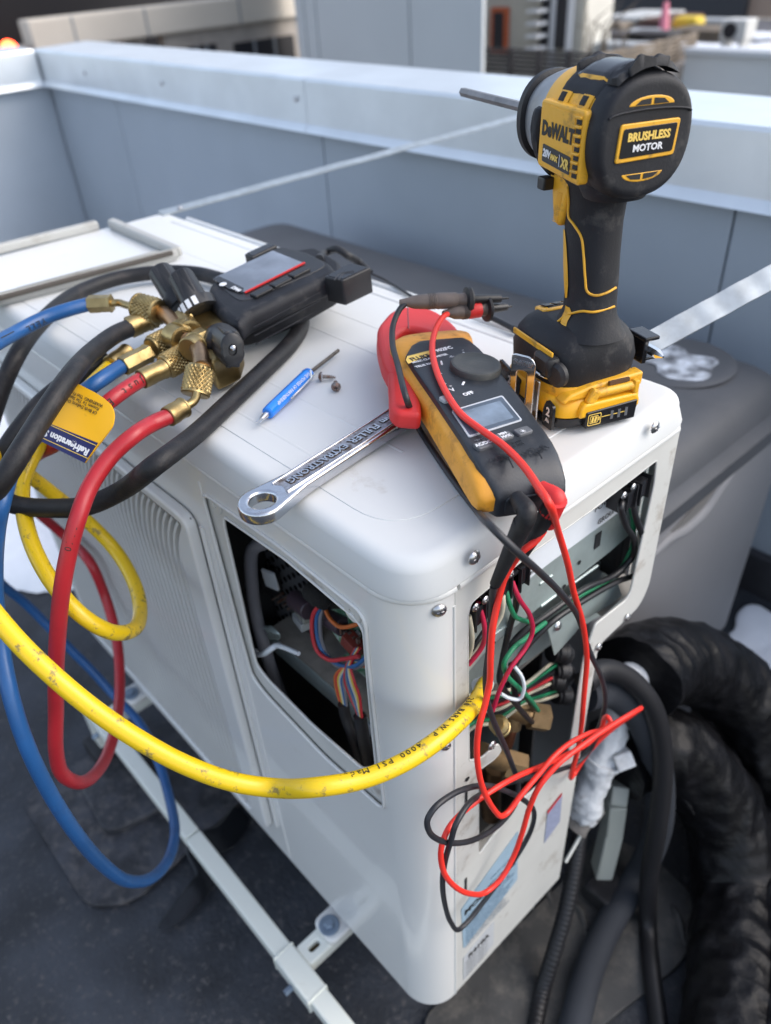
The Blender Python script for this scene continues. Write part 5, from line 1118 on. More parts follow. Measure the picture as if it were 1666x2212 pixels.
# ================================================================ TEST LEADS
RLW = .0023
def lead(name, label, P, m):
    t = thing(name, P[0], label, 'test lead', 'test leads of the clamp meter'); tube('wire', P, RLW, m, t, n=12, smooth_n=7); return t
def C3(cx_, cy_, x): return X(867.7+.3254*cx_, 1410+.3254*cy_, x)
pb = X(1080, 1258, .016); 
PRD = [X(1176, 1145, .030), X(1158, 1168, .028), X(1130, 1190, .024), X(1108, 1218, .018), X(1090, 1250, .016), X(1076, 1300, .016), X(1064, 1360, .018), X(1060, 1420, .02), C3(585, 190, .02), C3(555, 340, .022), C3(512, 500, .024), C3(500, 660, .026), C3(520, 830, .028), C3(560, 950, .03), C3(620, 1050, .032), C3(660, 1085, .034), C3(705, 1060, .034), C3(790, 950, .034), C3(900, 820, .034), C3(1010, 690, .034), C3(1120, 600, .034), C3(1250, 535, .036), C3(1350, 505, .038), C3(1388, 460, .038), C3(1370, 430, .034), C3(1345, 440, .028), C3(1320, 520, .026), C3(1240, 600, .026), C3(1100, 675, .026), C3(950, 745, .026), C3(780, 815, .026), C3(650, 885, .026), C3(520, 970, .024), C3(400, 1065, .022), C3(310, 1170, .024), C3(265, 1290, .026), C3(272, 1430, .028), C3(330, 1530, .03), C3(440, 1597, .032), C3(560, 1590, .034), C3(660, 1500, .036), C3(740, 1360, .036), C3(800, 1200, .036), C3(850, 1030, .036), C3(920, 880, .038), C3(1040, 740, .04), C3(1180, 630, .042), C3(1400, 480, .044), C3(1560, 385, .046), C3(1590, 368, .040), C3(1560, 392, .034), C3(1400, 505, .020), C3(1250, 650, .010), C3(1150, 800, .006), C3(1122, 832, .012), C3(1130, 790, .016), C3(1170, 650, .018), C3(1195, 480, .018), C3(1210, 300, .02), C3(1228, 100, .02), X(1268, 1420, .02), X(1260, 1350, .022), X(1240, 1280, .024), X(1226, 1215, .026), X(1205, 1145, .03), Q(1185, 1085, .010), Q(1165, 1055, .010), Q(1130, 1005, .0085), Q(1085, 960, .0070), Q(1035, 925, .0062), Q(995, 893, .0058), Q(960, 840, .0058), Q(940, 790, .0062), Q(934, 745, .0075), Q(944, 705, .010), Q(958, 684, .012), Q(972, 675, .012)]
rd = lead('test_lead', 'bright red test lead draped over the clamp meter and looped below the open side panel', PRD, red_lead)
PBL = [X(1066, 1268, .014), X(1063, 1300, .012), X(1060, 1350, .010), X(1056, 1410, .010), C3(560, 150, .012), C3(566, 300, .014), C3(610, 450, .014), C3(680, 610, .014), C3(740, 760, .012), C3(775, 880, .010), C3(765, 980, .014), C3(680, 1110, .02), C3(540, 1215, .024), C3(400, 1262, .026), C3(260, 1248, .026), C3(185, 1190, .024), C3(172, 1110, .022), C3(220, 1030, .022), C3(330, 945, .022), C3(460, 893, .022), C3(590, 885, .022), C3(710, 925, .024), C3(820, 985, .026), C3(880, 1060, .026), C3(862, 1170, .026), C3(790, 1310, .024), C3(660, 1500, .020), C3(540, 1660, .018), C3(450, 1775, .018), C3(380, 1838, .018), C3(330, 1795, .018), C3(290, 1680, .02), C3(272, 1530, .022), C3(290, 1380, .026), C3(330, 1240, .03), C3(365, 1130, .03), C3(440, 1010, .026), C3(540, 935, .02), C3(700, 868, .016), C3(880, 820, .014), C3(1060, 775, .012), C3(1180, 720, .012), C3(1255, 640, .014), C3(1310, 500, .018), C3(1345, 380, .02), C3(1352, 290, .022), C3(1325, 160, .024), C3(1270, 40, .022), X(1268, 1390, .020), X(1250, 1335, .020), X(1215, 1285, .034), X(1165, 1235, .046), X(1115, 1190, .050), X(1066, 1142, .038), Z(1026, 1098, .8065), Z(985, 1045, .8035), Z(940, 980, .8035), Z(905, 925, .806), Q(878, 860, -.002), Q(860, 790, .000), Q(848, 740, .002), Q(850, 700, .008), Q(864, 668, .016), Q(878, 654, .020)]
bk_ = lead('test_lead', 'black test lead crossing the red jaw and hanging in a wide lower loop', PBL, black_lead)
def probe(t, a, b_, mcol, m1):
    a = Vector(a); b_ = Vector(b_); d = b_-a; L_ = d.length; M_ = zframe(a, d)
    grey_ = mat('probe_grey', (.13, .10, .085), .5, var=.15, vs=100, bump=.1, bs=500)
    lathe('strain_relief', [(-.006, .0024), (0, .0035), (L_*.12, .0052), (L_*.3, .0058), (L_*.52, .0060), (L_*.53, .0056)], M_, grey_, t, 24, fn=None)
    for k in range(5): lathe('relief_rib', [(L_*(.36+.03*k), .0058), (L_*(.365+.03*k), .0064), (L_*(.375+.03*k), .0058)], M_, grey_, t, 20)
    lathe('probe_body', [(L_*.52, .0061), (L_*.54, .0064), (L_*.88, .0062), (L_*.89, .0050)], M_, mcol, t, 24)
    lathe('probe_neck', [(L_*.885, .0050), (L_*1.0, .0056), (L_*1.06, .0056)], M_, grey_, t, 24)
    lathe('finger_guard', [(L_*1.04, .0060), (L_*1.06, .0100), (L_*1.12, .0104), (L_*1.15, .0095), (L_*1.16, .0050)], M_, black_rubber, t, 28)
    lathe('probe_tip', [(L_*1.16, .0040), (L_*1.45, .0036), (L_*1.7, .0030), (L_*1.72, .0010), (L_*1.85, .0009)], M_, black_plastic, t, 16)
probe(rd, Q(972, 676, .012), Q(1045, 668, .012), red_plastic, None)
probe(bk_, Q(880, 653, .020), Q(1000, 648, .020), MATS['probe_grey'] , None)
def plug(t, p0, p1, p2, mA, mB):
    lathe('plug_collar', [(-.004, .0045), (.004, .0058), (.009, .0060)], zframe(p0, p1-p0), mA, t, 24)
    tube('plug_elbow', [p0+(p1-p0)*.3, p1, p1+(p2-p1)*.25], .0058, mA, t, n=20, smooth_n=6)
    tube('plug_boot', [p1+(p2-p1)*.12, p1+(p2-p1)*.55, p2], lambda f: .0062-.0026*f, mB, t, n=14, smooth_n=6)
plug(bk_, Q(1122, 1082, -.012), Q(1140, 1108, -.012), X(1070, 1262, .014), black_rubber, black_rubber)
plug(rd, Q(1178, 1060, -.010), Q(1203, 1078, -.010), X(1132, 1195, .020), red_plastic, black_rubber)
tube('plug_boot_top', [Q(1203, 1080, -.009), X(1186, 1135, .030)], lambda f: .0064-.0024*f, red_plastic, rd, n=14)
# cable and clip along the rear lid edge
kb = thing('probe_cable', Z(820, 596, .803), 'thin black cable and rod running along the rear lid edge behind the clamp meter', 'cable')
tube('cable', [Z(800, 590, .806), Z(830, 603, .803), Z(862, 622, .803), Z(890, 640, .803), Z(925, 655, .803)], .0016, black_lead, kb, n=8)
tube('rod', [Z(1035, 674, .808), Z(1075, 692, .806), Z(1118, 714, .805)], .0028, black_plastic, kb, n=10)
lathe('rod_end', [(0, .0034), (.006, .0040), (.010, .0030)], zframe(Z(1108, 709, .805), Z(1118, 714, .805)-Z(1108, 709, .805)), black_plastic, kb, 14)

# ================================================================ IMPACT DRIVER
Md_ = Matrix(((-.93728, -.34858, .00020), (.34841, -.93680, .03182), (-.01090, .02990, .99949))).to_4x4(); Md_.translation = Vector((-.0753, .2364, ZL+.0008)); Md_ = Md_ @ Matrix.Scale(1.064, 4)
dr = thing('impact_driver', (-.08, .21, ZL), 'yellow and black cordless impact driver standing upright on its battery', 'impact driver')
ZH = .181
def dring(x, a, b_, e=2.2, n=48, cz=ZH, cy=0): return sring((x, cy, cz), (0, 1, 0), (0, 0, 1), a, b_, e, n)
def dl_(name, rs, m, par=dr, s=40): return loft(name, rs, m, par, s, Md_)
# motor housing
hs_ = dl_('motor_housing', [dring(-.053, .0310, .0325), dring(-.04, .0318, .0332), dring(-.010, .0316, .0330), dring(.000, .0308, .0322), dring(.004, .0298, .0312)], tool_yellow)
rc_ = dl_('rear_cap', [dring(-.0600, .0268, .0268, 2.5), dring(-.0597, .0289, .0290, 2.4), dring(-.0582, .0308, .0311, 2.3), dring(-.0555, .0320, .0324), dring(-.0530, .0324, .0329), dring(-.0480, .0326, .0331), dring(-.0460, .0324, .0330), dring(-.0452, .0315, .0322)], soft_black, hs_)
dl_('nose_metal', [dring(.0025, .0295, .0308), dring(.0045, .0294, .0306), dring(.013, .0282, .0292), dring(.0215, .0264, .0270), dring(.029, .0240, .0246), dring(.032, .0230, .0236)], mat('nose_metal', (.30, .31, .33), .42, metal=.7, var=.15, vs=40, grime=.4, gs=60, gcol=(.55, .56, .58)), hs_)
dl_('nose_ring', [dring(.0315, .0240, .0245), dring(.0325, .0262, .0268), dring(.0370, .0262, .0268), dring(.0395, .0240, .0245), dring(.0398, .0150, .0150)], black_rubber, hs_)
dl_('collar', [dring(.0385, .0095, .0095, 2), dring(.052, .0090, .0090, 2), dring(.053, .0070, .0070, 2)], steel, hs_)
dl_('hex_bit', [dring(x, .0033, .0033, 2, 6) for x in (.040, .1645)]+[dring(.1657, .0027, .0027, 2, 6)], mat('bit_steel', (.22, .21, .21), .42, metal=.9, var=.2, vs=80), dr, 20)
def shell(name, x0, x1, a0, a1, ra, rb, th, m, par=hs_, nx=6, na=16, wob=0., taper=0.):
    """rubber pad following the housing between two angles (0 = left side, 90 = top)"""
    b = bmesh.new(); G_ = []
    for i in range(nx+1):
        x = x0+(x1-x0)*i/nx; row = []
        for k in range(na+1):
            t = R(a0+(a1-a0)*k/na); e_ = min(1, min(i, nx-i)*1.6, min(k, na-k)*1.6); s_ = 1-taper*i/nx
            r_ = e_*th+wob*noise.noise(Vector((x*260, t*5, 7)))*e_
            row.append(b.verts.new(Md_ @ Vector((x, (ra*s_+r_)*math.cos(t), ZH+(rb*s_+r_)*math.sin(t)))))
        G_.append(row)
    for i in range(nx):
        for k in range(na): b.faces.new((G_[i][k], G_[i+1][k], G_[i+1][k+1], G_[i][k+1]))
    return bm_obj(name, b, m, par, 60)
shell('rubber_pad', -.050, -.0075, 32, 150, .0312, .0326, .0022, soft_black, nx=10, wob=.0006)
shell('top_badge_frame', -.046, -.0150, 52, 104, .0330, .0345, .0012, tool_yellow)
shell('top_badge', -.0455, -.0155, 55, 101, .0337, .0352, .0012, gloss_black, nx=8)
shell('rubber_pad', -.058, -.046, 50, 120, .0338, .0350, .0026, soft_black, wob=.0018, nx=8, na=24)
shell('rubber_ridge', -.0595, -.0565, 62, 104, .0336, .0350, .0052, soft_black, wob=.0030, nx=6, na=24)
shell('rubber_ridge', -.0135, -.0085, 60, 118, .0318, .0330, .0042, soft_black, wob=.0026, nx=6, na=20)
shell('front_bumper', .0015, .0095, -75, 20, .0292, .0305, .0036, soft_black, wob=.0012, nx=8, na=24)
shell('rubber_pad', -.050, -.006, -78, -38, .0312, .0326, .0016, soft_black, nx=10)
for x0 in (-.022, -.043):
    w_ = shell('vent_frame', x0-.001, x0+.0085, 24, 38, .0330, .0342, .0016, tool_yellow); shell('vent_gap', x0+.0005, x0+.007, 27, 36, .0340, .0352, .0012, dark_in, w_)
# left side panel: frame, name, black label, cooling ribs
MSd = Md_ @ frame((-.0255, .0325, ZH), (-1, 0, 0), (0, 0, 1))       # x to the rear, z outwards (left)
pnl_ = plate('side_plate', rounded([Vector((-.0215, -.0195)), Vector((.0235, -.0235)), Vector((.0235, .0150)), Vector((-.0215, .0165))], .003), off(MSd, z=.0020), tool_yellow, hs_, th=.007, bev=.0014, bseg=3)
plate('side_plate_inset', rounded([Vector((-.0155, -.0175)), Vector((.0150, -.0205)), Vector((.0150, .0125)), Vector((-.0155, .014))], .002), off(MSd, z=.0024), tool_yellow, pnl_, th=.0008, bev=.0002)
text('lettering', 'DeWALT', off(MSd, -.0010, .0010, .0026) @ Matrix.Rotation(-.03, 4, 'Z'), .0105, print_black, pnl_, bold=.0006, sx=.78)
bl2 = plate('black_badge', rounded([Vector((-.0150, -.0160)), Vector((.0145, -.0190)), Vector((.0145, -.0095)), Vector((-.0150, -.0065))], .001), off(MSd, z=.0028), gloss_black, pnl_, th=.0006)
text('lettering', '20V', off(MSd, -.0098, -.0115, .0031) @ Matrix.Rotation(-.09, 4, 'Z'), .0058, print_white, bl2, bold=.00025, sx=.85)
text('lettering', 'MAX', off(MSd, -.0018, -.0126, .0031) @ Matrix.Rotation(-.09, 4, 'Z'), .0040, print_gold, bl2, bold=.00025, sx=.85)
text('lettering', 'XR', off(MSd, .0098, -.0140, .0031) @ Matrix.Rotation(-.09, 4, 'Z'), .0072, print_gold, bl2, bold=.0003, sx=.8)
box('badge_line', (.0004, .0065, .0002), off(MSd, .0040, -.0130, .0031), print_white, bl2)
for i in range(7): 
    box('cooling_gap', (.0048, .0026, .0006), off(MSd, .0190, -.0185+i*.0046, .0022), dark_in, pnl_, .0002); box('cooling_rib', (.0062, .0016, .0022), off(MSd, .0188, -.0162+i*.0046, .0026), tool_yellow, pnl_, .0005)
# rear badge and crescent vents
MRr = Md_ @ frame((-.0600, 0, ZH), (0, -1, 0), (0, 0, 1))       # x to the right of the tool, z to the rear
plate('rear_badge_frame', rounded([Vector((-.0200, -.0112)), Vector((.0195, -.0100)), Vector((.0205, .0090)), Vector((-.0190, .0085))], .002), off(MRr, z=.0010), tool_yellow, rc_, th=.003, bev=.0006)
rb_ = plate('rear_badge', rounded([Vector((-.0180, -.0088)), Vector((.0175, -.0078)), Vector((.0185, .0068)), Vector((-.0170, .0062))], .0015), off(MRr, z=.0014), gloss_black, rc_, th=.0012, bev=.0002)
text('lettering', 'BRUSHLESS', off(MRr, 0, .0016, .0016), .0058, print_gold, rb_, bold=.00025, sx=.98)
text('lettering', 'MOTOR', off(MRr, 0, -.0042, .0016), .0050, print_white, rb_, bold=.00015, sx=1.1)
for s_, zc, w_ in ((1, .0165, .0150), (-1, -.0175, .0140)):
    ou = [Vector((w_*math.cos(t)*1.0, zc+s_*(.0050*math.sin(t)))) for t in [math.pi*k/16 for k in range(17)]]
    v_ = plate('vent_frame', ou, off(MRr, 0, 0, .0002), tool_yellow, rc_, th=.004, bev=.0006)
    for k in (-1, 1):
        inn = [Vector((k*(.0010+.0100*f), zc+s_*.0006)) for f in (0, 1)]+[Vector((k*(.0010+.0065), zc+s_*.0030)), Vector((k*.0010, zc+s_*.0036))]
        plate('vent_gap', inn if k*s_ > 0 else inn[::-1], off(MRr, 0, 0, .0005), dark_in, v_, th=.0006)
tube('cap_seam', [Md_ @ Vector((-.0605, .027*math.cos(t), ZH+.0118+.003*math.sin(t))) for t in [math.pi*k/10 for k in range(11)]], .0007, soft_black, rc_, n=8)
# grip
def hring(z, cx_, a, b_, e=2.4, tiltx=0.): return sring((cx_, 0, z), (1, 0, tiltx), (0, 1, 0), a, b_, e, 40)
grip = dl_('grip', [hring(.168, -.016, .030, .0215, 2.3), hring(.158, -.019, .0275, .0200), hring(.150, -.020, .0225, .0175), hring(.143, -.0200, .0208, .0162), hring(.130, -.0205, .0200, .0154), hring(.110, -.0225, .0195, .0152), hring(.095, -.0250, .0190, .0152), hring(.082, -.0270, .0184, .0148), hring(.072, -.0280, .0188, .0154), hring(.064, -.0290, .0225, .0190), hring(.058, -.0270, .0270, .0235)], soft_black)
dl_('neck_collar', [hring(.166, -.038, .018, .0225), hring(.152, -.038, .0185, .0215), hring(.146, -.0375, .0150, .0180)], soft_black, grip)
# yellow overmould lines on the grip (left side and rear)
def gsurf(z, ang, o_=.0004):
    T = [(.150, -.020, .0225, .0175), (.143, -.0200, .0208, .0162), (.130, -.0205, .0200, .0154), (.110, -.0225, .0195, .0152), (.095, -.0250, .0190, .0152), (.082, -.0270, .0184, .0148), (.072, -.0280, .0188, .0154), (.064, -.0290, .0225, .0190)]
    for i in range(len(T)-1):
        if T[i+1][0] <= z <= T[i][0] or i == len(T)-2:
            f = (T[i][0]-z)/(T[i][0]-T[i+1][0]); f = max(0, min(1, f)); cx_, a, b_ = [T[i][j]+(T[i+1][j]-T[i][j])*f for j in (1, 2, 3)]; break
    ct = math.cos(R(ang)); st = math.sin(R(ang)); e = 2.4
    return Md_ @ Vector((cx_+(a+o_)*math.copysign(abs(ct)**(2/e), ct), (b_+o_)*math.copysign(abs(st)**(2/e), st), z))
for L_ in ([(.149, 78), (.140, 79), (.131, 80), (.128, 92), (.122, 112), (.112, 120), (.098, 126), (.090, 132), (.088, 150), (.089, 175), (.091, 200)], [(.064, 70), (.070, 84), (.074, 100), (.077, 122), (.0775, 150), (.079, 200)]):
    tube('grip_line', [gsurf(*q) for q in L_], .0009, tool_yellow, grip, n=8)
def gpatch(L0, L1, name='grip_inlay'):
    b = bmesh.new(); A_ = [b.verts.new(gsurf(z, a, .0006)) for z, a in L0]; B_ = [b.verts.new(gsurf(z, a, .0006)) for z, a in L1]
    C_ = [b.verts.new(gsurf((L0[i][0]+L1[i][0])/2, (L0[i][1]+L1[i][1])/2, .0012)) for i in range(len(L0))]
    for i in range(len(A_)-1): b.faces.new((A_[i], A_[i+1], C_[i+1], C_[i])); b.faces.new((C_[i], C_[i+1], B_[i+1], B_[i]))
    return bm_obj(name, b, tool_yellow, grip, 60)
gpatch([(.122, 58), (.112, 56), (.100, 56), (.088, 62), (.080, 72)], [(.122, 66), (.114, 76), (.102, 82), (.090, 84), (.081, 80)])
gpatch([(.076, 78), (.072, 76), (.068, 76), (.062, 80)], [(.076, 90), (.073, 96), (.068, 92), (.062, 92)])
# trigger and selector
dl_('trigger', [hring(.153, .008, .006, .0085, 3), hring(.145, .006, .0062, .0085, 3), hring(.132, .0015, .006, .0085, 3), hring(.121, .0025, .0055, .0080, 3)], black_plastic, grip)
shp = [Vector((x_, z_)) for x_, z_ in ((.020, .166), (-.014, .166), (-.017, .150), (-.010, .128), (-.006, .122), (.000, .125), (.003, .135), (.006, .148))]
plate('trigger_guard_plate', rounded([Vector((-p.x, p.y)) for p in shp], .004), Md_ @ off(frame((0, .0165, 0), (-1, 0, 0), (0, 0, 1)), z=.0005), tool_yellow, grip, th=.030, bev=.003)
box('direction_button', (.0085, .008, .0078), Md_ @ Matrix.Translation((.006, .0205, .1475)), black_plastic, grip, .0012)
for i in range(16): box('grip_texture', (.0052, .0003, .0005), Md_ @ Matrix.Translation((-.0060+.0006*i*.3, .0173, .1435-i*.0012)), tool_yellow, grip)
# foot: rubber shoulder, front control panel
def fring(z, x0, x1, b_, e=3.6, n=48): return sring(((x0+x1)/2, 0, z), (1, 0, 0), (0, 1, 0), (x1-x0)/2, b_, e, n)
foot = dl_('foot', [fring(.0265, -.046, .020, .0330), fring(.0280, -.0500, .0225, .0350), fring(.0420, -.0515, .0235, .0358), fring(.0520, -.0510, .0225, .0345, 3.0), fring(.0580, -.0490, .0190, .0305, 2.8), fring(.0620, -.0470, .0140, .0260, 2.6), fring(.0645, -.0440, .0060, .0205, 2.5)], soft_black)
cp2 = traced('control_panel', [Md_ @ Vector(q) for q in ((-.002, .018, .0640), (.018, .014, .0590), (.018, -.014, .0590), (-.002, -.018, .0640))], Md_ @ frame((.008, 0, .0635), (1, 0, -.22), (0, 1, 0)), tool_yellow, foot, rad=.004, th=.004, bev=.001)
for k in (-1, 0, 1): box('mode_button', (.008, .006, .001), Md_ @ frame((.010, k*.0085, .0640), (1, 0, -.22), (0, 1, 0)), gloss_black, foot, .0003)
dl_('foot_skirt', [fring(.0210, -.0530, .0205, .0350), fring(.0230, -.0535, .0210, .0352), fring(.0285, -.0515, .0220, .0350)], tool_yellow, foot)
# battery
bat = thing('battery_dummy', (0, 0, 0), '', '') if False else None
by = dl_('battery_shell', [fring(.0085, -.0560, .0225, .0368, 4.5), fring(.0100, -.0580, .0235, .0380, 4.5), fring(.0170, -.0578, .0235, .0378, 4.2), fring(.0210, -.0555, .0225, .0362, 4.0), fring(.0235, -.0520, .0205, .0335, 3.6)], batt_yellow)
dl_('battery_base', [fring(.0, -.0520, .0200, .0345, 4.5), fring(.0015, -.0560, .0230, .0372, 4.5), fring(.0050, -.0578, .0238, .0382, 4.5), fring(.0090, -.0578, .0238, .0382, 4.5)], gloss_black, by)
# raised rear face of the battery with charge gauge
MB = Md_ @ frame((-.0570, 0, 0), (0, -1, 0), (0, 0, 1))
plate('battery_boss', rounded([Vector((-.0215, .0100)), Vector((.0265, .0100)), Vector((.0265, .0160)), Vector((.0230, .0205)), Vector((-.0180, .0205)), Vector((-.0215, .0165))], .002), off(MB, z=.0040), batt_yellow, by, th=.012, bev=.0018, bseg=3)
gp = plate('gauge_panel', rounded([Vector((-.0165, .0020)), Vector((.0235, .0020)), Vector((.0240, .0160)), Vector((-.0170, .0145))], .0012), off(MB, z=.0050), gloss_black, by, th=.006, bev=.0008)
fr_ = plate('battery_symbol', rounded([Vector((-.0155, .0042)), Vector((-.0050, .0042)), Vector((-.0050, .0128)), Vector((-.0155, .0128))], .0012), off(MB, z=.0052), print_gold, gp, holes=[rounded([Vector((-.0150, .0047)), Vector((-.0055, .0047)), Vector((-.0055, .0123)), Vector((-.0150, .0123))], .001)], th=.0004)
plate('battery_symbol', rounded([Vector((-.0138, .0058)), Vector((-.0074, .0058)), Vector((-.0074, .0112)), Vector((-.0138, .0112))], .0004), off(MB, z=.0052), print_gold, gp, holes=[rounded([Vector((-.0134, .0062)), Vector((-.0078, .0062)), Vector((-.0078, .0108)), Vector((-.0134, .0108))], .0003)], th=.0004)
box('battery_symbol', (.0010, .0026, .0003), off(MB, -.0067, .0085, .0052), print_gold, gp)
for i in range(2): box('battery_symbol', (.0016, .0038, .0003), off(MB, -.0118+i*.0024, .0085, .0052) @ Matrix.Rotation(-.2, 4, 'Z'), print_gold, gp)
box('gauge_line', (.0200, .0004, .0003), off(MB, .0055, .0092, .0052), print_gold, gp)
for i in range(3): box('gauge_light', (.0022, .0062, .0004), off(MB, .0035+i*.0058, .0090, .0053), grey_btn, gp)
# 2Ah panel on the left side
MBl = Md_ @ frame((0, .0380, 0), (-1, 0, 0), (0, 0, 1))
ah = plate('capacity_panel', rounded([Vector((.0420, .002)), Vector((.0540, .002)), Vector((.0540, .0200)), Vector((.0455, .0220)), Vector((.0420, .014))], .002), off(MBl, z=.0006), gloss_black, by, th=.002)
text('lettering', '2', off(MBl, .0485, .0140, .0009), .0085, print_white, ah, bold=.0003); text('lettering', 'Ah', off(MBl, .0485, .0078, .0009), .0040, print_white, ah, bold=.0001)
ah2 = plate('capacity_panel', rounded([Vector((-.020, .006)), Vector((.010, .006)), Vector((.010, .0200)), Vector((-.020, .0250))], .002), off(MBl, z=.0004), gloss_black, by, th=.002)
text('lettering', '2', off(MBl, -.004, .0150, .0008), .0080, print_white, ah2, bold=.0003)
# latch moulding at the rear of the foot
lat = plate('rear_latch', rounded([Vector((-.0330, .0215)), Vector((-.0040, .0210)), Vector((.0310, .0225)), Vector((.0310, .0325)), Vector((-.010, .0300)), Vector((-.0270, .0265))], .002), off(Md_ @ frame((-.0530, 0, 0), (0, -1, 0), (0, 0, 1)), z=.0022), tool_yellow, foot, th=.010, bev=.0018, bseg=3)
tube('release_bar', [Md_ @ Vector((-.0575, y_, .0255)) for y_ in (.008, .002, -.006, -.016, -.0215)], .0032, tool_yellow, lat, n=14)
box('release_block', (.005, .004, .0095), Md_ @ Matrix.Translation((-.0585, -.0225, .0250)), tool_yellow, lat, .001); box('release_block', (.005, .007, .011), Md_ @ Matrix.Translation((-.0580, .011, .0240)) @ Matrix.Rotation(.5, 4, 'X'), tool_yellow, lat, .0015)
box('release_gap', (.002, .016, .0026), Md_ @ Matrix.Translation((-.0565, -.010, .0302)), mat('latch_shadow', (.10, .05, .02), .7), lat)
# belt hook on the left
bh_ = thing('x', (0, 0, 0), '', '') if False else None
Mh = Md_ @ frame((-.031, .0500, 0), (-.85, -.53, 0), (0, 0, 1)) @ Matrix.Translation((-.031, 0, 0)) 
hk = plate('belt_hook', rounded([Vector((.0220, .002)), Vector((.0400, .002)), Vector((.0400, .0460)), Vector((.0360, .0500)), Vector((.0220, .0500))], .003), Mh, bright_steel, dr, holes=[rounded([Vector((.0265, .014)), Vector((.0345, .014)), Vector((.0345, .0390)), Vector((.0265, .0390))], .003)], th=.0016, bev=.0005)
for p_ in hk.data.vertices: pass
tube('hook_bend', [Md_ @ Vector((-.0310, .0500, .004)), Md_ @ Vector((-.0310, .0480, .0005)), Md_ @ Vector((-.0310, .0440, .0005)), Md_ @ Vector((-.0310, .0410, .006)), Md_ @ Vector((-.0310, .0410, .030))], .0016, bright_steel, hk, n=8)
box('hook_strap', (.0165, .0016, .030), Md_ @ Matrix.Translation((-.0310, .0410, .018)), bright_steel, hk, .0006); box('hook_strap', (.0165, .010, .0016), Md_ @ Matrix.Translation((-.0310, .0460, .0014)), bright_steel, hk, .0006)
box('hook_strap', (.0165, .0090, .0016), Md_ @ Matrix.Translation((-.0310, .0385, .0360)) @ Matrix.Rotation(.6, 4, 'X'), bright_steel, hk, .0006)
text('lettering', 'DeWALT', off(Mh, .0310, .0445, .0009), .0036, steel, hk, ext=.0002, bold=.0002)
box('hook_mount', (.020, .010, .014), Md_ @ Matrix.Translation((-.036, .0355, .0440)), black_plastic, dr, .003)
box('hook_mount_strip', (.050, .0016, .004), Md_ @ Matrix.Translation((-.018, .0358, .0520)), tool_yellow, dr, .0006)
lathe('hook_screw', [(0, .0085), (.003, .0085), (.005, .006)], Md_ @ zframe((-.047, .0320, .0400), (-.25, 1, 0)), black_rubber, dr, 24)
# bit holder clip on the right
bc = box('bit_clip', (.020, .012, .0030), Md_ @ Matrix.Translation((-.036, -.0420, .0500)), gloss_black, dr, .001)
box('clip_side', (.0140, .0040, .018), Md_ @ Matrix.Translation((-.036, -.0400, .0400)), gloss_black, bc, .001); box('clip_tongue', (.014, .012, .0020), Md_ @ Matrix.Translation((-.036, -.0450, .0340)), gloss_black, bc, .0006)
dl_('spare_bit', [sring((-.022+.0, -.0445, .0405), (0, 1, 0), (0, 0, 1), .0034, .0034, 2, 6), sring((-.050, -.0445, .0405), (0, 1, 0), (0, 0, 1), .0034, .0034, 2, 6), sring((-.056, -.0445, .0405), (0, 1, 0), (0, 0, 1), .0008, .0008, 2, 6)], bright_steel, dr, 20)

# ================================================================ PIPES AT THE LOWER RIGHT
def over(P, r):
    return [p if p.z > r else CAMP+(p-CAMP)*((CAMP.z-r)/(CAMP.z-p.z)) for p in P]
def tapey(q, f):
    w = Vector((q.x*34+q.z*10, q.y*34-q.z*6, q.z*13)); return .006*noise.noise(q*10)+.0075*(.35-abs(noise.noise(w)))+.0022*noise.noise(q*60)
def lineset(label, P, r, nm='line_set'):
    t = thing(nm, P[-1], label, 'insulated pipe', 'tape wrapped line sets'); tube('tape_wrap', over(P, r*.9), r, tape_m, t, n=64, smooth_n=40, rn=tapey); return t
l1 = lineset('fat black tape wrapped pipe arching out of the open side at the upper right', [D(1372, 1470, .86), D(1420, 1430, .90), D(1480, 1430, .94), D(1550, 1460, .98), D(1620, 1530, 1.0), D(1670, 1640, 1.02), D(1720, 1760, 1.05), D(1760, 1900, 1.08)], .052)
tube('pipe_stub', [D(1310, 1510, .84), D(1345, 1478, .85), D(1400, 1450, .88)], .020, foam_white, l1, n=20)
l2 = lineset('fat black tape wrapped pipe running down the right edge onto the roof', [D(1330, 1640, .92), D(1385, 1610, .93), D(1460, 1625, .95), D(1530, 1700, .97), D(1570, 1790, .98), D(1590, 1920, .98), D(1590, 2060, .95), D(1580, 2200, .93), D(1560, 2330, .92)], .052)
l3 = lineset('second black wrapped pipe behind, filling the right edge of the view', [D(1560, 1540, 1.08), D(1620, 1640, 1.1), D(1660, 1800, 1.12), D(1690, 1960, 1.14), D(1700, 2150, 1.15), D(1690, 2300, 1.16)], .052)
for (u0, v0, u1, v1, d) in ((1500, 1576, 1550, 1620, .93), (1610, 1690, 1640, 1715, .99), (1560, 1770, 1600, 1830, .98), (1450, 1700, 1500, 1760, .93), (1520, 1990, 1640, 2020, 1.0)):
    a = D(u0, v0, d); b_ = D(u1, v1, d); tube('tape_fold', [a, (a+b_)/2+UP*.006, b_], lambda f: .0012+.004*math.sin(math.pi*f), tape_m, l2, n=8)
def cond(label, P, r, m, nm='conduit', rings=False):
    t = thing(nm, P[-1], label, 'conduit'); tube('sheath', over(P, r), r, m, t, n=18, smooth_n=10); return t
cond('black flexible conduit curving out of the open side and down to the roof', [D(1262, 1475, .74), D(1300, 1448, .76), D(1350, 1460, .78), D(1400, 1510, .80), D(1428, 1590, .83), D(1432, 1680, .86), D(1420, 1790, .90), D(1402, 1900, .95), D(1400, 2000, 1.0), D(1408, 2100, 1.05), D(1424, 2220, 1.1), D(1430, 2300, 1.13)], .0115, cond_black)
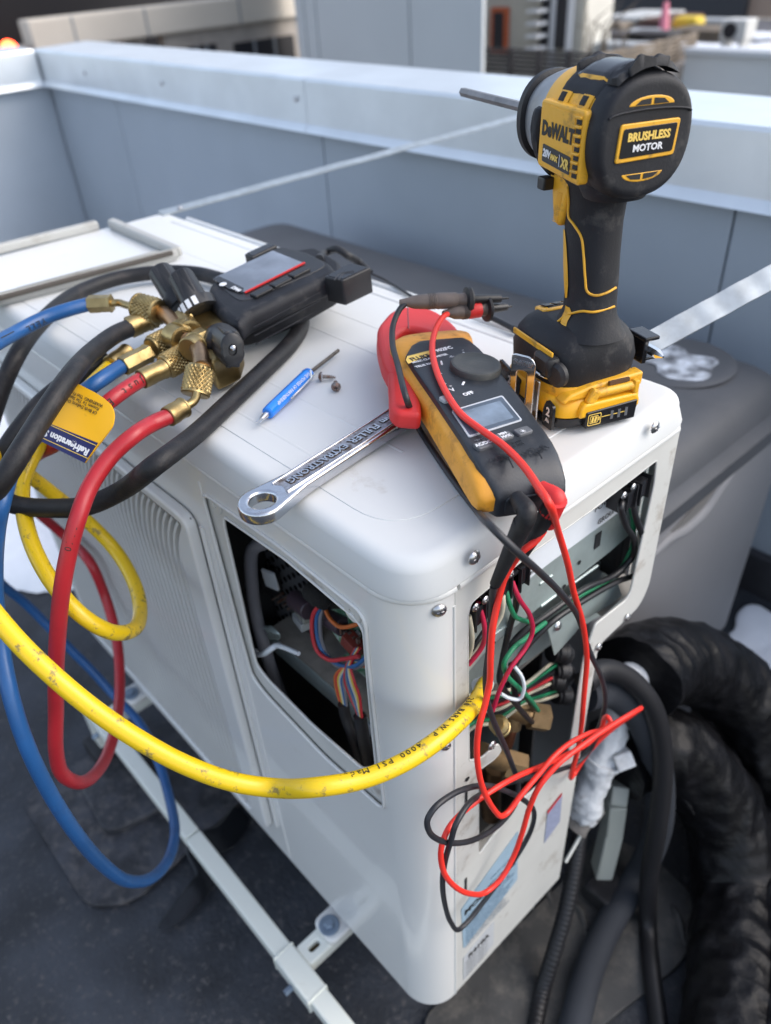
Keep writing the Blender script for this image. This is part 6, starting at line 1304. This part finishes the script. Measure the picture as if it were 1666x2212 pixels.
cond('grey flexible conduit running behind the black one down to the left', [D(1262, 1500, .78), D(1310, 1490, .80), D(1370, 1530, .83), D(1410, 1610, .87), D(1425, 1700, .91), D(1420, 1790, .95), D(1380, 1890, 1.0), D(1320, 1990, 1.05), D(1275, 2090, 1.1), D(1240, 2220, 1.13), D(1225, 2300, 1.14)], .0185, cond_grey)
cc = thing('corrugated_conduit', D(1165, 2220, 1.05), 'black corrugated conduit hanging below the side panel', 'conduit')
tube('sheath', over([D(1252, 1800, .92), D(1240, 1880, .92), D(1222, 1970, .92), D(1196, 2060, .92), D(1170, 2150, .92), D(1150, 2260, .92)], .01), .0098, cond_black, cc, n=18, smooth_n=26, rn=lambda q, f: .0006*math.sin(f*260))
# foam wrapped valve tails outside the panel
fw = thing('foam_wrapped_pipe', D(1300, 1650, .88), 'ragged white foam wrapped pipes coming out below the side panel', 'insulated pipe')
for P_, r_ in (([D(1345, 1520, .86), D(1330, 1560, .87), D(1312, 1610, .87), D(1290, 1660, .88)], .018), ([D(1305, 1640, .87), D(1285, 1680, .88), D(1268, 1740, .89), D(1255, 1760, .9)], .019), ([D(1375, 1520, .87), D(1350, 1545, .87), D(1330, 1555, .87)], .016)):
    tube('foam_sleeve', P_, r_, foam_white, fw, n=26, smooth_n=12, rn=lambda q, f: .006*noise.noise(q*40)+.003*noise.noise(q*110))
box('foam_end', (.022, .020, .020), frame(D(1345, 1640, .86), RT+UP*.4, UP), foam_white, fw, .002)
tube('pipe_tail', [D(1240, 1790, .90), D(1262, 1760, .9), D(1290, 1735, .9)], .016, mat('grey_foam', (.16, .15, .14), .9, var=.3, vs=40, bump=1, bs=90), fw, n=20, rn=lambda q, f: .004*noise.noise(q*50))
lg = thing('stand_leg', F0(1320, 1880), 'short bent white bracket leg standing behind the foam wrapped pipes', 'leg')
b3 = [D(1335, 1695, .93), D(1330, 1730, .93), D(1322, 1790, .95), D(1300, 1880, .985)]
for i in range(len(b3)-1):
    a, b_ = b3[i], b3[i+1]; box('leg_section', ((b_-a).length+.004, .022+.0005*i, .030), frame((a+b_)/2, b_-a, RT), mat('leg_paint', (.33, .345, .31), .5), lg, .003)
box('rubber_foot', (.06, .05, .03), F0(1315, 1945)+Vector((0, 0, .02)), black_rubber, lg, .005)
tube('bracket_edge', [D(1222, 1862, .90), D(1262, 1790, .90), D(1288, 1735, .905)], .0022, rail_paint, lg, n=8)
